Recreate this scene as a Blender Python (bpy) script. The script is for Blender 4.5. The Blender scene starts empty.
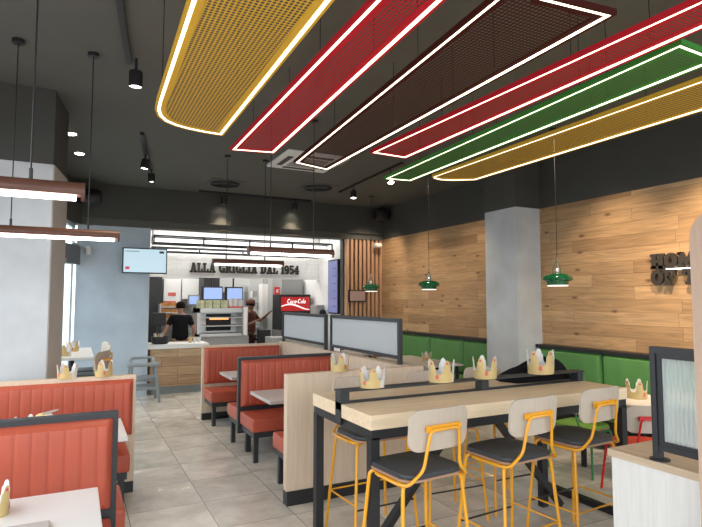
import bpy, bmesh, math, random
from mathutils import Vector, Matrix
PI = math.pi
random.seed(4)
scene = bpy.context.scene
COL = scene.collection

# ------------------------------------------------------------------ camera
H = 1.75; FPX = 541.0
YAW = math.radians(26.89); PITCH = math.atan2(36.5, FPX)
Fv = Vector((math.sin(YAW)*math.cos(PITCH), math.cos(YAW)*math.cos(PITCH), math.sin(PITCH)))
Rv = Vector((math.cos(YAW), -math.sin(YAW), 0)); Uv = Rv.cross(Fv)
cam = bpy.data.cameras.new('camera'); cam_o = bpy.data.objects.new('camera', cam); COL.objects.link(cam_o)
cam.sensor_width = 36; cam.lens = FPX*36/702; cam.clip_start = 0.05; cam.clip_end = 200
cam_o.matrix_world = Matrix.Translation((0, 0, H)) @ Matrix((Rv, Uv, -Fv)).transposed().to_4x4()
scene.camera = cam_o
def at(x, y, Y):                       # a measured point of the photo on the plane of depth Y
    r = Fv + Rv*((x-351)/FPX) - Uv*((y-263.5)/FPX); t = Y/r.y
    return Vector((t*r.x, Y, H+t*r.z))

# ------------------------------------------------------------------ materials
MATS = {}
def mat(name, color, rough=.5, metal=0., emit=None, estr=0., var=0., vscale=8., stretch=(1, 1, 1), bump=0., coat=0., trans=0., ior=1.45, spec=None):
    if name in MATS: return MATS[name]
    m = bpy.data.materials.new(name); m.use_nodes = True; nt = m.node_tree; b = nt.nodes['Principled BSDF']
    b.inputs['Base Color'].default_value = (*color, 1); b.inputs['Roughness'].default_value = rough
    b.inputs['Metallic'].default_value = metal; b.inputs['Coat Weight'].default_value = coat
    b.inputs['Transmission Weight'].default_value = trans; b.inputs['IOR'].default_value = ior
    if spec is not None: b.inputs['Specular IOR Level'].default_value = spec
    if emit: b.inputs['Emission Color'].default_value = (*emit, 1); b.inputs['Emission Strength'].default_value = estr
    if var or bump:
        tc = nt.nodes.new('ShaderNodeTexCoord'); mp = nt.nodes.new('ShaderNodeMapping'); mp.inputs['Scale'].default_value = stretch
        nz = nt.nodes.new('ShaderNodeTexNoise'); nz.inputs['Scale'].default_value = vscale; nz.inputs['Detail'].default_value = 5
        nt.links.new(tc.outputs['Object'], mp.inputs[0]); nt.links.new(mp.outputs[0], nz.inputs['Vector'])
        if var:
            mx = nt.nodes.new('ShaderNodeMix'); mx.data_type = 'RGBA'
            rp = nt.nodes.new('ShaderNodeMapRange'); rp.inputs[1].default_value = .3; rp.inputs[2].default_value = .7
            nt.links.new(nz.outputs[0], rp.inputs[0]); nt.links.new(rp.outputs[0], mx.inputs[0])
            mx.inputs[6].default_value = (*[max(0, c*(1-var)) for c in color], 1)
            mx.inputs[7].default_value = (*[min(1, c*(1+var)) for c in color], 1)
            nt.links.new(mx.outputs[2], b.inputs['Base Color'])
        if bump:
            bp = nt.nodes.new('ShaderNodeBump'); bp.inputs['Strength'].default_value = bump; bp.inputs['Distance'].default_value = .01
            nt.links.new(nz.outputs[0], bp.inputs['Height']); nt.links.new(bp.outputs[0], b.inputs['Normal'])
    MATS[name] = m; return m

def plank_mat(name, axis, cols, bw, bh, rough=.5, knots=True, mortar=.003):
    m = bpy.data.materials.new(name); m.use_nodes = True; nt = m.node_tree; N = nt.nodes.new; L = nt.links.new
    b = nt.nodes['Principled BSDF']; b.inputs['Roughness'].default_value = rough
    tc = N('ShaderNodeTexCoord'); sp = N('ShaderNodeSeparateXYZ'); cb = N('ShaderNodeCombineXYZ')
    L(tc.outputs['Object'], sp.inputs[0]); L(sp.outputs[axis], cb.inputs[0]); L(sp.outputs[2], cb.inputs[1])
    br = N('ShaderNodeTexBrick'); br.inputs['Scale'].default_value = 1; br.inputs['Brick Width'].default_value = bw
    br.inputs['Row Height'].default_value = bh; br.inputs['Mortar Size'].default_value = mortar; br.inputs['Mortar Smooth'].default_value = 0
    br.inputs['Color1'].default_value = (0, 0, 0, 1); br.inputs['Color2'].default_value = (1, 1, 1, 1)
    br.inputs['Mortar'].default_value = (.5, .5, .5, 1); br.offset = .37; br.offset_frequency = 3; br.squash = 1.3; br.squash_frequency = 2
    L(cb.outputs[0], br.inputs[0])
    rp = N('ShaderNodeValToRGB'); L(br.outputs['Color'], rp.inputs[0])
    el = rp.color_ramp.elements; el[0].color = (*cols[0], 1); el[1].color = (*cols[-1], 1)
    for i, c in enumerate(cols[1:-1]):
        e = el.new((i+1)/(len(cols)-1)); e.color = (*c, 1)
    sc = N('ShaderNodeVectorMath'); sc.operation = 'MULTIPLY'; sc.inputs[1].default_value = (1.2, 17, 1); L(cb.outputs[0], sc.inputs[0])
    off = N('ShaderNodeVectorMath'); off.operation = 'MULTIPLY_ADD'; L(br.outputs['Color'], off.inputs[0]); off.inputs[1].default_value = (37, 11, 53); L(sc.outputs[0], off.inputs[2])
    nz = N('ShaderNodeTexNoise'); nz.inputs['Scale'].default_value = 1; nz.inputs['Detail'].default_value = 6; nz.inputs['Distortion'].default_value = 2.2; L(off.outputs[0], nz.inputs['Vector'])
    mr = N('ShaderNodeMapRange'); mr.inputs[1].default_value = .3; mr.inputs[2].default_value = .72; mr.inputs[3].default_value = .70; mr.inputs[4].default_value = 1.2; L(nz.outputs[0], mr.inputs[0])
    mu = N('ShaderNodeVectorMath'); mu.operation = 'SCALE'; L(rp.outputs[0], mu.inputs[0]); L(mr.outputs[0], mu.inputs[3])
    last = mu.outputs[0]
    if knots:
        s2 = N('ShaderNodeVectorMath'); s2.operation = 'MULTIPLY'; s2.inputs[1].default_value = (1.9, 4.6, 1); L(cb.outputs[0], s2.inputs[0])
        vo = N('ShaderNodeTexVoronoi'); vo.voronoi_dimensions = '2D'; vo.inputs['Scale'].default_value = 1.0; L(s2.outputs[0], vo.inputs['Vector'])
        kr = N('ShaderNodeMapRange'); kr.inputs[1].default_value = .02; kr.inputs[2].default_value = .13; kr.inputs[3].default_value = .9; kr.inputs[4].default_value = 0; L(vo.outputs['Distance'], kr.inputs[0]); sc3 = N('ShaderNodeSeparateColor'); L(vo.outputs['Color'], sc3.inputs[0]); g3 = N('ShaderNodeMath'); g3.operation = 'GREATER_THAN'; g3.inputs[1].default_value = .66; L(sc3.outputs[0], g3.inputs[0]); m3 = N('ShaderNodeMath'); m3.operation = 'MULTIPLY'; L(kr.outputs[0], m3.inputs[0]); L(g3.outputs[0], m3.inputs[1])
        mk = N('ShaderNodeMix'); mk.data_type = 'RGBA'; L(m3.outputs[0], mk.inputs[0]); L(last, mk.inputs[6]); mk.inputs[7].default_value = (.09, .045, .02, 1); last = mk.outputs[2]
    mm = N('ShaderNodeMix'); mm.data_type = 'RGBA'; L(br.outputs['Fac'], mm.inputs[0]); L(last, mm.inputs[6]); mm.inputs[7].default_value = (.12, .07, .035, 1)
    L(mm.outputs[2], b.inputs['Base Color']); return m

def floor_mat():
    m = bpy.data.materials.new('floor_tile'); m.use_nodes = True; nt = m.node_tree; N = nt.nodes.new; L = nt.links.new
    b = nt.nodes['Principled BSDF']
    tc = N('ShaderNodeTexCoord'); mp = N('ShaderNodeMapping'); mp.inputs['Location'].default_value = (.18, .0, 0); L(tc.outputs['Object'], mp.inputs[0])
    br = N('ShaderNodeTexBrick'); br.offset = 0; br.inputs['Scale'].default_value = 1; br.inputs['Brick Width'].default_value = .61; br.inputs['Row Height'].default_value = .61
    br.inputs['Mortar Size'].default_value = .003; br.inputs['Color1'].default_value = (0, 0, 0, 1); br.inputs['Color2'].default_value = (1, 1, 1, 1); br.inputs['Mortar'].default_value = (.5, .5, .5, 1)
    L(mp.outputs[0], br.inputs[0])
    of = N('ShaderNodeVectorMath'); of.operation = 'MULTIPLY_ADD'; L(br.outputs['Color'], of.inputs[0]); of.inputs[1].default_value = (9, 17, 5); L(tc.outputs['Object'], of.inputs[2])
    nz = N('ShaderNodeTexNoise'); nz.inputs['Scale'].default_value = 2.3; nz.inputs['Detail'].default_value = 9; nz.inputs['Roughness'].default_value = .66; nz.inputs['Distortion'].default_value = .35; L(of.outputs[0], nz.inputs['Vector'])
    rp = N('ShaderNodeValToRGB'); L(nz.outputs[0], rp.inputs[0]); el = rp.color_ramp.elements
    el[0].position = .3; el[0].color = (.46, .43, .375, 1); el[1].position = .7; el[1].color = (.82, .775, .70, 1)
    tv = N('ShaderNodeMapRange'); tv.inputs[3].default_value = .86; tv.inputs[4].default_value = 1.08; L(br.outputs['Color'], tv.inputs[0])
    mu = N('ShaderNodeVectorMath'); mu.operation = 'SCALE'; L(rp.outputs[0], mu.inputs[0]); L(tv.outputs[0], mu.inputs[3])
    mx = N('ShaderNodeMix'); mx.data_type = 'RGBA'; L(br.outputs['Fac'], mx.inputs[0]); L(mu.outputs[0], mx.inputs[6]); mx.inputs[7].default_value = (.19, .18, .165, 1)
    L(mx.outputs[2], b.inputs['Base Color'])
    rr = N('ShaderNodeMapRange'); rr.inputs[3].default_value = .14; rr.inputs[4].default_value = .34; L(nz.outputs[0], rr.inputs[0]); L(rr.outputs[0], b.inputs['Roughness'])
    return m

def perforated(name, color, pitch=.026, hole=.37):
    m = bpy.data.materials.new(name); m.use_nodes = True; nt = m.node_tree; N = nt.nodes.new; L = nt.links.new
    b = nt.nodes['Principled BSDF']; b.inputs['Base Color'].default_value = (*color, 1); b.inputs['Roughness'].default_value = .6; b.inputs['Specular IOR Level'].default_value = .12
    tc = N('ShaderNodeTexCoord'); mp = N('ShaderNodeMapping'); mp.inputs['Scale'].default_value = (1/pitch, 1/pitch, 0); L(tc.outputs['Object'], mp.inputs[0])
    fr = N('ShaderNodeVectorMath'); fr.operation = 'FRACTION'; L(mp.outputs[0], fr.inputs[0])
    sb = N('ShaderNodeVectorMath'); sb.operation = 'SUBTRACT'; sb.inputs[1].default_value = (.5, .5, 0); L(fr.outputs[0], sb.inputs[0])
    ln = N('ShaderNodeVectorMath'); ln.operation = 'LENGTH'; L(sb.outputs[0], ln.inputs[0])
    gt = N('ShaderNodeMath'); gt.operation = 'GREATER_THAN'; gt.inputs[1].default_value = hole; L(ln.outputs['Value'], gt.inputs[0])
    L(gt.outputs[0], b.inputs['Alpha']); return m

M = dict(
 ceil=mat('ceiling_paint', (.098, .098, .086), .75, var=.05, vscale=2),
 bulk=mat('dark_paint', (.060, .060, .054), .7, var=.06, vscale=3),
 grey=mat('grey_plaster', (.54, .56, .58), .6, var=.12, vscale=2.2, bump=.05),
 beige=mat('beige_plaster', (.50, .46, .42), .6, var=.06, vscale=3),
 white=mat('white_paint', (.80, .80, .78), .45),
 tile=None,
 black=mat('black_metal', (.018, .018, .02), .45),
 steel=mat('charcoal_steel', (.03, .032, .036), .45),
 red=mat('orange_red_leather', (.44, .085, .046), .42, var=.06, vscale=6, bump=.03),
 green=mat('green_leather', (.095, .25, .075), .4, var=.08, vscale=5, bump=.03),
 wood=mat('pale_ash', (.56, .43, .30), .45, var=.10, vscale=3, stretch=(12, 1.2, 12)),
 woodv=mat('pale_wood_panel', (.66, .52, .39), .5, var=.07, vscale=3, stretch=(14, 14, .8)),
 woodx=mat('pale_plank_top', (.78, .61, .41), .42, var=.09, vscale=3, stretch=(1.0, 14, 14)),
 shell=mat('taupe_plywood', (.50, .42, .34), .5, var=.05, vscale=4, stretch=(20, 20, 1)),
 edge=mat('plywood_edge', (.38, .22, .14), .5),
 cush=mat('dark_vinyl', (.045, .05, .055), .45, bump=.02, vscale=30),
 yellow=mat('yellow_enamel', (.80, .36, .015), .3, coat=.3),
 redm=mat('red_enamel', (.62, .02, .02), .35), greenm=mat('green_enamel', (.03, .22, .07), .35),
 wtop=mat('white_laminate', (.78, .76, .73), .3, var=.02, vscale=3),
 gtop=mat('grey_laminate', (.50, .46, .43), .35, var=.05, vscale=3, stretch=(1, 12, 1)),
 whitegrain=mat('white_grained_board', (.74, .72, .69), .5, var=.06, vscale=3, stretch=(18, 18, 1)),
 lampwood=mat('lamp_wood', (.12, .05, .032), .45, var=.2, vscale=4, stretch=(1, 20, 20)),
 glow=mat('lamp_diffuser', (1, 1, 1), .5, emit=(1, .93, .88), estr=9),
 led=mat('led_strip_white', (1, 1, 1), .5, emit=(1, .86, .62), estr=2.6),
 spotglow=mat('spot_lens', (1, 1, 1), .5, emit=(1, .95, .86), estr=12),
 gold=mat('gold_card', (.62, .46, .20), .4, var=.12, vscale=9), card=mat('white_card', (.74, .72, .70), .6),
 redp=mat('red_print', (.62, .13, .10), .5),
 stain=mat('stainless', (.55, .55, .54), .32, metal=.7), stain2=mat('grey_unit', (.33, .33, .32), .45, metal=.2),
 screen=mat('blue_screen', (.05, .05, .08), .2, emit=(.33, .47, .82), estr=.9),
 tvscr=mat('menu_screen', (.05, .05, .05), .2, emit=(.62, .84, .95), estr=.68),
 sidescr=mat('dim_menu_screen', (.05, .05, .08), .2, emit=(.15, .17, .34), estr=.9),
 redscr=mat('drinks_screen', (.3, .02, .02), .2, emit=(.5, .015, .015), estr=.45), whitescr=mat('screen_white', (.8, .8, .8), .2, emit=(1, .80, .75), estr=.6),
 panelglow=mat('glow_panel', (.9, .9, .9), .5, emit=(1, .98, .93), estr=.8),
 dkbrown=mat('dark_sign_metal', (.035, .028, .022), .5),
 cone=mat('high_chair_plastic', (.25, .28, .29), .45), skin=mat('skin', (.42, .24, .16), .5), skin2=mat('skin_brown', (.22, .10, .06), .5),
 blk=mat('black_cloth', (.012, .012, .014), .9, spec=.1), maroon=mat('maroon_cloth', (.10, .032, .018), .8), maroon2=mat('dark_maroon_cloth', (.06, .015, .015), .8), hair=mat('dark_hair', (.014, .009, .008), .9, spec=.1),
 lampgreen=mat('green_lamp_enamel', (.007, .125, .045), .12, coat=.6), chrome=mat('chrome', (.8, .8, .8), .15, metal=1.0),
 bun=mat('orange_cartons', (.55, .25, .07), .6, var=.3, vscale=12), carton=mat('green_white_carton', (.62, .63, .40), .6, var=.25, vscale=18),
)
M['oak'] = plank_mat('oak_plank_wall', 1, [(.33, .19, .09), (.42, .255, .125), (.50, .31, .155), (.39, .23, .11), (.56, .365, .19)], 1.45, .16, mortar=.0016)
M['oakx'] = plank_mat('oak_plank_counter', 0, [(.42, .26, .15), (.56, .37, .22), (.48, .31, .18), (.68, .49, .3)], .8, .17, knots=False)
M['slat'] = mat('slat_wood', (.50, .295, .18), .5, var=.12, vscale=3, stretch=(16, 16, 1))
M['floor'] = floor_mat()
def tile_mat():
    m = bpy.data.materials.new('white_tile'); m.use_nodes = True; nt = m.node_tree; N = nt.nodes.new; L = nt.links.new; b = nt.nodes['Principled BSDF']; b.inputs['Roughness'].default_value = .3
    tc = N('ShaderNodeTexCoord'); sp = N('ShaderNodeSeparateXYZ'); cb = N('ShaderNodeCombineXYZ'); L(tc.outputs['Object'], sp.inputs[0]); L(sp.outputs[0], cb.inputs[0]); L(sp.outputs[2], cb.inputs[1])
    br = N('ShaderNodeTexBrick'); br.inputs['Scale'].default_value = 1; br.inputs['Brick Width'].default_value = .2; br.inputs['Row Height'].default_value = .1; br.inputs['Mortar Size'].default_value = .004
    br.inputs['Color1'].default_value = (.74, .73, .70, 1); br.inputs['Color2'].default_value = (.80, .79, .77, 1); br.inputs['Mortar'].default_value = (.68, .67, .65, 1); L(cb.outputs[0], br.inputs[0]); L(br.outputs['Color'], b.inputs['Base Color']); return m
M['tile'] = tile_mat()
def glass_mat(name, tint, rough, mixf):
    m = bpy.data.materials.new(name); m.use_nodes = True; nt = m.node_tree; N = nt.nodes.new; L = nt.links.new; b = nt.nodes['Principled BSDF']
    b.inputs['Base Color'].default_value = (*tint, 1); b.inputs['Roughness'].default_value = rough; b.inputs['Transmission Weight'].default_value = 1; b.inputs['IOR'].default_value = 1.35
    t = N('ShaderNodeBsdfTranslucent'); t.inputs[0].default_value = (*tint, 1); d = N('ShaderNodeBsdfDiffuse'); d.inputs[0].default_value = (*tint, 1)
    a = N('ShaderNodeMixShader'); a.inputs[0].default_value = .5; L(t.outputs[0], a.inputs[1]); L(d.outputs[0], a.inputs[2])
    c = N('ShaderNodeMixShader'); c.inputs[0].default_value = mixf; L(b.outputs[0], c.inputs[1]); L(a.outputs[0], c.inputs[2]); L(c.outputs[0], nt.nodes['Material Output'].inputs[0]); return m
M['reed'] = glass_mat('reeded_glass', (.86, .92, .97), .15, .62)
M['reed2'] = glass_mat('reeded_glass_clear', (.90, .97, .98), .06, .45)
def clear_glass():
    m = bpy.data.materials.new('window_glass'); m.use_nodes = True; nt = m.node_tree; N = nt.nodes.new; L = nt.links.new
    t = N('ShaderNodeBsdfTransparent'); t.inputs[0].default_value = (.92, .96, .97, 1); g = N('ShaderNodeBsdfGlossy'); g.inputs['Roughness'].default_value = .02
    c = N('ShaderNodeMixShader'); c.inputs[0].default_value = .06; L(t.outputs[0], c.inputs[1]); L(g.outputs[0], c.inputs[2]); L(c.outputs[0], nt.nodes['Material Output'].inputs[0]); return m
M['clear'] = clear_glass()

# ------------------------------------------------------------------ mesh builders
class MB:
    def __init__(s): s.bm = bmesh.new(); s.mi = 0
    def _f(s, vs):
        try: f = s.bm.faces.new(vs); f.material_index = s.mi; return f
        except ValueError: return None
    def box(s, x0, x1, y0, y1, z0, z1):
        v = [s.bm.verts.new(p) for p in ((x0, y0, z0), (x1, y0, z0), (x1, y1, z0), (x0, y1, z0), (x0, y0, z1), (x1, y0, z1), (x1, y1, z1), (x0, y1, z1))]
        for q in ((0, 3, 2, 1), (4, 5, 6, 7), (0, 1, 5, 4), (1, 2, 6, 5), (2, 3, 7, 6), (3, 0, 4, 7)): s._f([v[i] for i in q])
        return s
    def bar(s, a, b, w, d=None, up=(0, 0, 1)):           # square bar from a to b
        a, b = Vector(a), Vector(b); d = d or w; t = (b-a).normalized(); u = Vector(up)
        if abs(t.dot(u)) > .98: u = Vector((1, 0, 0))
        n = t.cross(u).normalized(); m = n.cross(t)
        r = [[s.bm.verts.new(p+n*i*w/2+m*j*d/2) for i, j in ((-1, -1), (1, -1), (1, 1), (-1, 1))] for p in (a, b)]
        for k in range(4): s._f([r[0][k], r[0][(k+1) % 4], r[1][(k+1) % 4], r[1][k]])
        s._f(r[0][::-1]); s._f(r[1]); return s
    def prism(s, poly, z0, z1, axis='z'):
        def P(u, v, w): return {'z': (u, v, w), 'y': (u, w, v), 'x': (w, u, v)}[axis]
        lo = [s.bm.verts.new(P(u, v, z0)) for u, v in poly]; hi = [s.bm.verts.new(P(u, v, z1)) for u, v in poly]
        n = len(poly)
        for i in range(n): s._f([lo[i], lo[(i+1) % n], hi[(i+1) % n], hi[i]])
        s._f(lo[::-1]); s._f(hi); return s
    def ring(s, outer, inner, z0, z1):                   # flat loop between two outlines of equal length
        n = len(outer); A = [[s.bm.verts.new((p[0], p[1], z)) for p in o] for o in (outer, inner) for z in (z0, z1)]
        o0, o1, i0, i1 = A
        for k in range(n):
            j = (k+1) % n
            s._f([o0[k], o0[j], o1[j], o1[k]]); s._f([i0[j], i0[k], i1[k], i1[j]]); s._f([o1[k], o1[j], i1[j], i1[k]]); s._f([o0[j], o0[k], i0[k], i0[j]])
        return s
    def tube(s, path, r, seg=8, cap=True):
        P = [Vector(p) for p in path]; n = len(P); rings = []; up = None
        for i, p in enumerate(P):
            t = ((P[min(i+1, n-1)]-P[max(i-1, 0)])).normalized()
            if up is None: up = t.orthogonal().normalized()
            up = (up - t*up.dot(t)).normalized(); w = t.cross(up); rr = r[i] if isinstance(r, (list, tuple)) else r
            rings.append([s.bm.verts.new(p+up*math.cos(a)*rr+w*math.sin(a)*rr) for a in (2*PI*k/seg for k in range(seg))])
        for i in range(n-1):
            for k in range(seg): s._f([rings[i][k], rings[i][(k+1) % seg], rings[i+1][(k+1) % seg], rings[i+1][k]])
        if cap: s._f(rings[0][::-1]); s._f(rings[-1])
        return s
    def lathe(s, prof, c=(0, 0, 0), seg=24, axis='z'):
        c = Vector(c); rings = []
        for r, h in prof:
            if r < 1e-5: r = 1e-5
            ring = []
            for k in range(seg):
                a = 2*PI*k/seg; u, v = r*math.cos(a), r*math.sin(a)
                ring.append(s.bm.verts.new(c+Vector({'z': (u, v, h), 'x': (h, u, v), 'y': (u, h, v)}[axis])))
            rings.append(ring)
        for i in range(len(prof)-1):
            for k in range(seg): s._f([rings[i][k], rings[i][(k+1) % seg], rings[i+1][(k+1) % seg], rings[i+1][k]])
        s._f(rings[0][::-1]); s._f(rings[-1]); return s
    def move(s, v): bmesh.ops.translate(s.bm, verts=s.bm.verts, vec=Vector(v)); return s
    def rot(s, ang, ax='Z', c=(0, 0, 0)): bmesh.ops.rotate(s.bm, verts=s.bm.verts, cent=c, matrix=Matrix.Rotation(ang, 3, ax)); return s
def fillet(path, r, n=5):
    P = [Vector(p) for p in path]; out = [P[0]]
    for a, b, c in zip(P, P[1:], P[2:]):
        u = (a-b); v = (c-b); d = min(r, u.length*.49, v.length*.49); p0 = b+u.normalized()*d; p1 = b+v.normalized()*d
        for k in range(n+1):
            t = k/n; out.append(p0*(1-t)**2+b*2*t*(1-t)+p1*t*t)
    out.append(P[-1]); return out
def obj(name, mb, mats, parent=None, bevel=0, seg=2, smooth=False, world=True):
    bm = mb.bm
    if bevel: bmesh.ops.bevel(bm, geom=bm.edges[:], offset=bevel, segments=seg, profile=.6, affect='EDGES', clamp_overlap=True)
    bmesh.ops.recalc_face_normals(bm, faces=bm.faces)
    if parent is not None and world:
        o0 = parent.matrix_world_loc if hasattr(parent, 'matrix_world_loc') else ORG.get(parent.name, Vector())
        bmesh.ops.translate(bm, verts=bm.verts, vec=-o0)
    me = bpy.data.meshes.new(name); bm.to_mesh(me); bm.free()
    for m in (mats if isinstance(mats, list) else [mats]): me.materials.append(m)
    if smooth:
        for p in me.polygons: p.use_smooth = True
        try: me.set_sharp_from_angle(angle=math.radians(40))
        except Exception: pass
    o = bpy.data.objects.new(name, me); COL.objects.link(o)
    if parent is not None: o.parent = parent; ORG[o.name] = ORG.get(parent.name, Vector()) if world else Vector()
    return o
ORG = {}
def tag(o, label, cat, group=None, kind=None):
    if label: o['label'] = label
    if cat: o['category'] = cat
    if group: o['group'] = group
    if kind: o['kind'] = kind
    return o
def thing(name, label, cat, loc=(0, 0, 0), rz=0, group=None):
    o = bpy.data.objects.new(name, None); COL.objects.link(o); o.location = loc; o.rotation_euler = (0, 0, rz); o.empty_display_size = .1
    ORG[o.name] = Vector(loc); return tag(o, label, cat, group)
def recenter(o):                                       # moves a lone mesh's origin to the middle of its base
    me = o.data; xs = [v.co for v in me.vertices]; c = Vector(((min(v.x for v in xs)+max(v.x for v in xs))/2, (min(v.y for v in xs)+max(v.y for v in xs))/2, min(v.z for v in xs)))
    me.transform(Matrix.Translation(-c)); o.location = o.location + c; return o
def struct(name, mb, m, bevel=0):
    return tag(obj(name, mb, m, bevel=bevel), None, None, kind='structure')
def dup(root, loc=None, rz=None, label=None, group=None):
    r = root.copy(); COL.objects.link(r)
    if loc is not None: r.location = loc
    if rz is not None: r.rotation_euler = (0, 0, rz)
    if label: r['label'] = label
    if group: r['group'] = group
    for ch in root.children:
        c = ch.copy(); COL.objects.link(c); c.parent = r
        for g in ch.children:
            d = g.copy(); COL.objects.link(d); d.parent = c
    return r

# ------------------------------------------------------------------ lettering
def glyph(c):
    """Slab letters in a unit-high cell: (width, [polygons])"""
    def seg(a, b, t=.24):
        a, b = Vector((*a, 0)), Vector((*b, 0)); d = (b-a).normalized(); n = Vector((-d.y, d.x, 0))*t/2
        return [(a-n)[:2], (b-n)[:2], (b+n)[:2], (a+n)[:2]]
    def R(x0, y0, x1, y1): return [(x0, y0), (x1, y0), (x1, y1), (x0, y1)]
    def arc(cx, cy, rx, ry, a0, a1, t=.22, n=12):
        o = []
        for k in range(n):
            a, b = (math.radians(a0+(a1-a0)*q/n) for q in (k, k+1))
            o.append([(cx+(rx-t)*math.cos(a), cy+(ry-t*.8)*math.sin(a)), (cx+rx*math.cos(a), cy+ry*math.sin(a)), (cx+rx*math.cos(b), cy+ry*math.sin(b)), (cx+(rx-t)*math.cos(b), cy+(ry-t*.8)*math.sin(b))])
        return o
    s = .17
    G = {
     'H': (.95, [R(.1, 0, .36, 1), R(.59, 0, .85, 1), R(.3, .4, .65, .6), R(0, 0, .43, s), R(.52, 0, .95, s), R(0, 1-s, .43, 1), R(.52, 1-s, .95, 1)]),
     'O': (.85, arc(.425, .5, .425, .5, 0, 360, .26, 24)),
     'M': (1.15, [R(.08, 0, .32, 1), R(.83, 0, 1.07, 1), seg((.28, .92), (.575, .2), .25), seg((.87, .92), (.575, .2), .25), R(0, 0, .4, s), R(.75, 0, 1.15, s), R(0, 1-s, .34, 1), R(.81, 1-s, 1.15, 1)]),
     'E': (.8, [R(.1, 0, .36, 1), R(0, 0, .8, s), R(0, 1-s, .8, 1), R(.3, .42, .58, .58), R(.62, 0, .8, .34), R(.62, .66, .8, 1)]),
     'F': (.8, [R(.1, 0, .36, 1), R(0, 0, .48, s), R(0, 1-s, .8, 1), R(.3, .42, .6, .58), R(.62, .64, .8, 1)]),
     'T': (.9, [R(.32, 0, .58, 1), R(.18, 0, .72, s), R(0, 1-s, .9, 1), R(0, .66, .17, 1), R(.73, .66, .9, 1)]),
     'A': (.95, [seg((.2, 0), (.44, 1), .2), seg((.75, 0), (.51, 1), .26), R(.25, .26, .7, .4), R(0, 0, .38, s*.9), R(.55, 0, .95, s*.9), R(.33, 1-s, .6, 1)]),
     'L': (.78, [R(.1, 0, .36, 1), R(0, 0, .78, s), R(0, 1-s, .46, 1), R(.6, 0, .78, .38)]),
     'G': (.9, arc(.43, .5, .43, .5, 40, 320, .25, 20)+[R(.6, 0, .84, .48), R(.5, .36, .9, .5)]),
     'R': (.92, [R(.1, 0, .36, 1), R(0, 0, .45, s), R(0, 1-s, .5, 1), R(.3, .42, .5, .56), seg((.5, .5), (.76, .06), .25), R(.68, 0, .92, s)]+arc(.48, .71, .34, .29, -90, 90, .24)),
     'I': (.48, [R(.11, 0, .37, 1), R(0, 0, .48, s), R(0, 1-s, .48, 1)]),
     'D': (.9, [R(.1, 0, .36, 1), R(0, 0, .5, s), R(0, 1-s, .5, 1)]+arc(.45, .5, .43, .5, -90, 90, .26)),
     '1': (.5, [R(.15, 0, .41, 1), R(.02, 0, .5, s), R(0, .7, .25, .86)]),
     '9': (.75, arc(.37, .67, .36, .33, 0, 360, .22, 18)+[R(.5, .3, .73, .7)]+arc(.37, .36, .36, .36, -130, 0, .22)),
     '5': (.75, [R(.08, 1-s, .68, 1), R(.08, .5, .28, 1)]+arc(.37, .34, .37, .34, -140, 120, .22)),
     '4': (.78, [R(.4, 0, .64, 1), R(0, .24, .78, .4), seg((.08, .34), (.5, .95), .18), R(.28, 0, .76, s*.8)]),
     'C': (.8, arc(.42, .5, .42, .5, 45, 315, .2, 18)), 'o': (.55, arc(.27, .3, .27, .3, 0, 360, .15, 16)), 'c': (.5, arc(.27, .3, .27, .3, 50, 310, .15, 12)),
     'a': (.55, arc(.25, .3, .25, .3, 0, 360, .14, 16)+[R(.38, 0, .52, .6)]), 'l': (.2, [R(.02, 0, .17, 1)]), '-': (.35, [R(.02, .28, .32, .42)]), ' ': (.4, []),
    }
    return G[c]
def lettering(mb, text, org, right, h, depth, norm, gap=.07, shear=0., wsc=1., bold=.028):
    """lays letters as solid prisms on a wall: org lower left, right and norm unit vectors"""
    org, right, norm = Vector(org), Vector(right), Vector(norm); up = Vector((0, 0, 1)); x = 0
    for ch in text:
        w, polys = glyph(ch); P2 = []
        for p in polys:
            mx, my = sum(q[0] for q in p)/len(p), sum(q[1] for q in p)/len(p); P2.append([(u+(bold if u > mx else -bold), v+(bold*.7 if v > my else -bold*.7)) for u, v in p])
        polys = P2
        for k, p in enumerate(polys):
            e = .0006*(k % 3)
            P = [[mb.bm.verts.new(org+right*((x+u+v*shear)*h*wsc)+up*v*h+norm*(d+(e if d else 0))) for u, v in p] for d in (0, depth)]
            n = len(p)
            for i in range(n): mb._f([P[0][i], P[0][(i+1) % n], P[1][(i+1) % n], P[1][i]])
            mb._f(P[0][::-1]); mb._f(P[1])
        x += w+gap
    return x*h*wsc

# ================================================================== THE SETTING
XW = 6.1; YB = 10.5; CZ = 3.8; FZ = 3.08
struct('floor', MB().box(-4, 6.3, -1.0, 15.2, -.1, 0), M['floor'])
struct('ceiling', MB().box(-1.6, 6.3, -1.0, YB+.1, CZ, CZ+.1), M['ceil'])
struct('wall_right', MB().box(XW, XW+.15, .2, YB+.1, 0, FZ+.02), M['oak'])
struct('wall_right_upper', MB().box(XW, XW+.15, .2, YB+.1, FZ+.02, CZ), M['bulk'])
struct('wall_back', MB().box(-.02, 1.2, YB+.1, YB+.25, 0, FZ), mat('daylight_tinted_plaster', (.50, .57, .65), .6, var=.1, vscale=2.2))  # grey plaster with the bluish cast of daylight mixed into its colour
struct('wall_back_right', MB().box(5.18, XW+.15, YB+.1, YB+.25, 0, FZ), M['bulk'])
struct('trim_bulkhead', MB().box(-.6, XW+.15, YB-.1, YB+.3, FZ+.12, CZ), M['bulk'])
struct('trim_ledge', MB().box(-.6, XW+.15, YB-.04, YB+.3, FZ, FZ+.12), M['ceil'])
s = MB()
for i in range(9):
    x = 5.21+i*.103; s.box(x, x+.06, YB-.02, YB+.1, .1, FZ)
struct('trim_slats', s, M['slat'])
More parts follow.
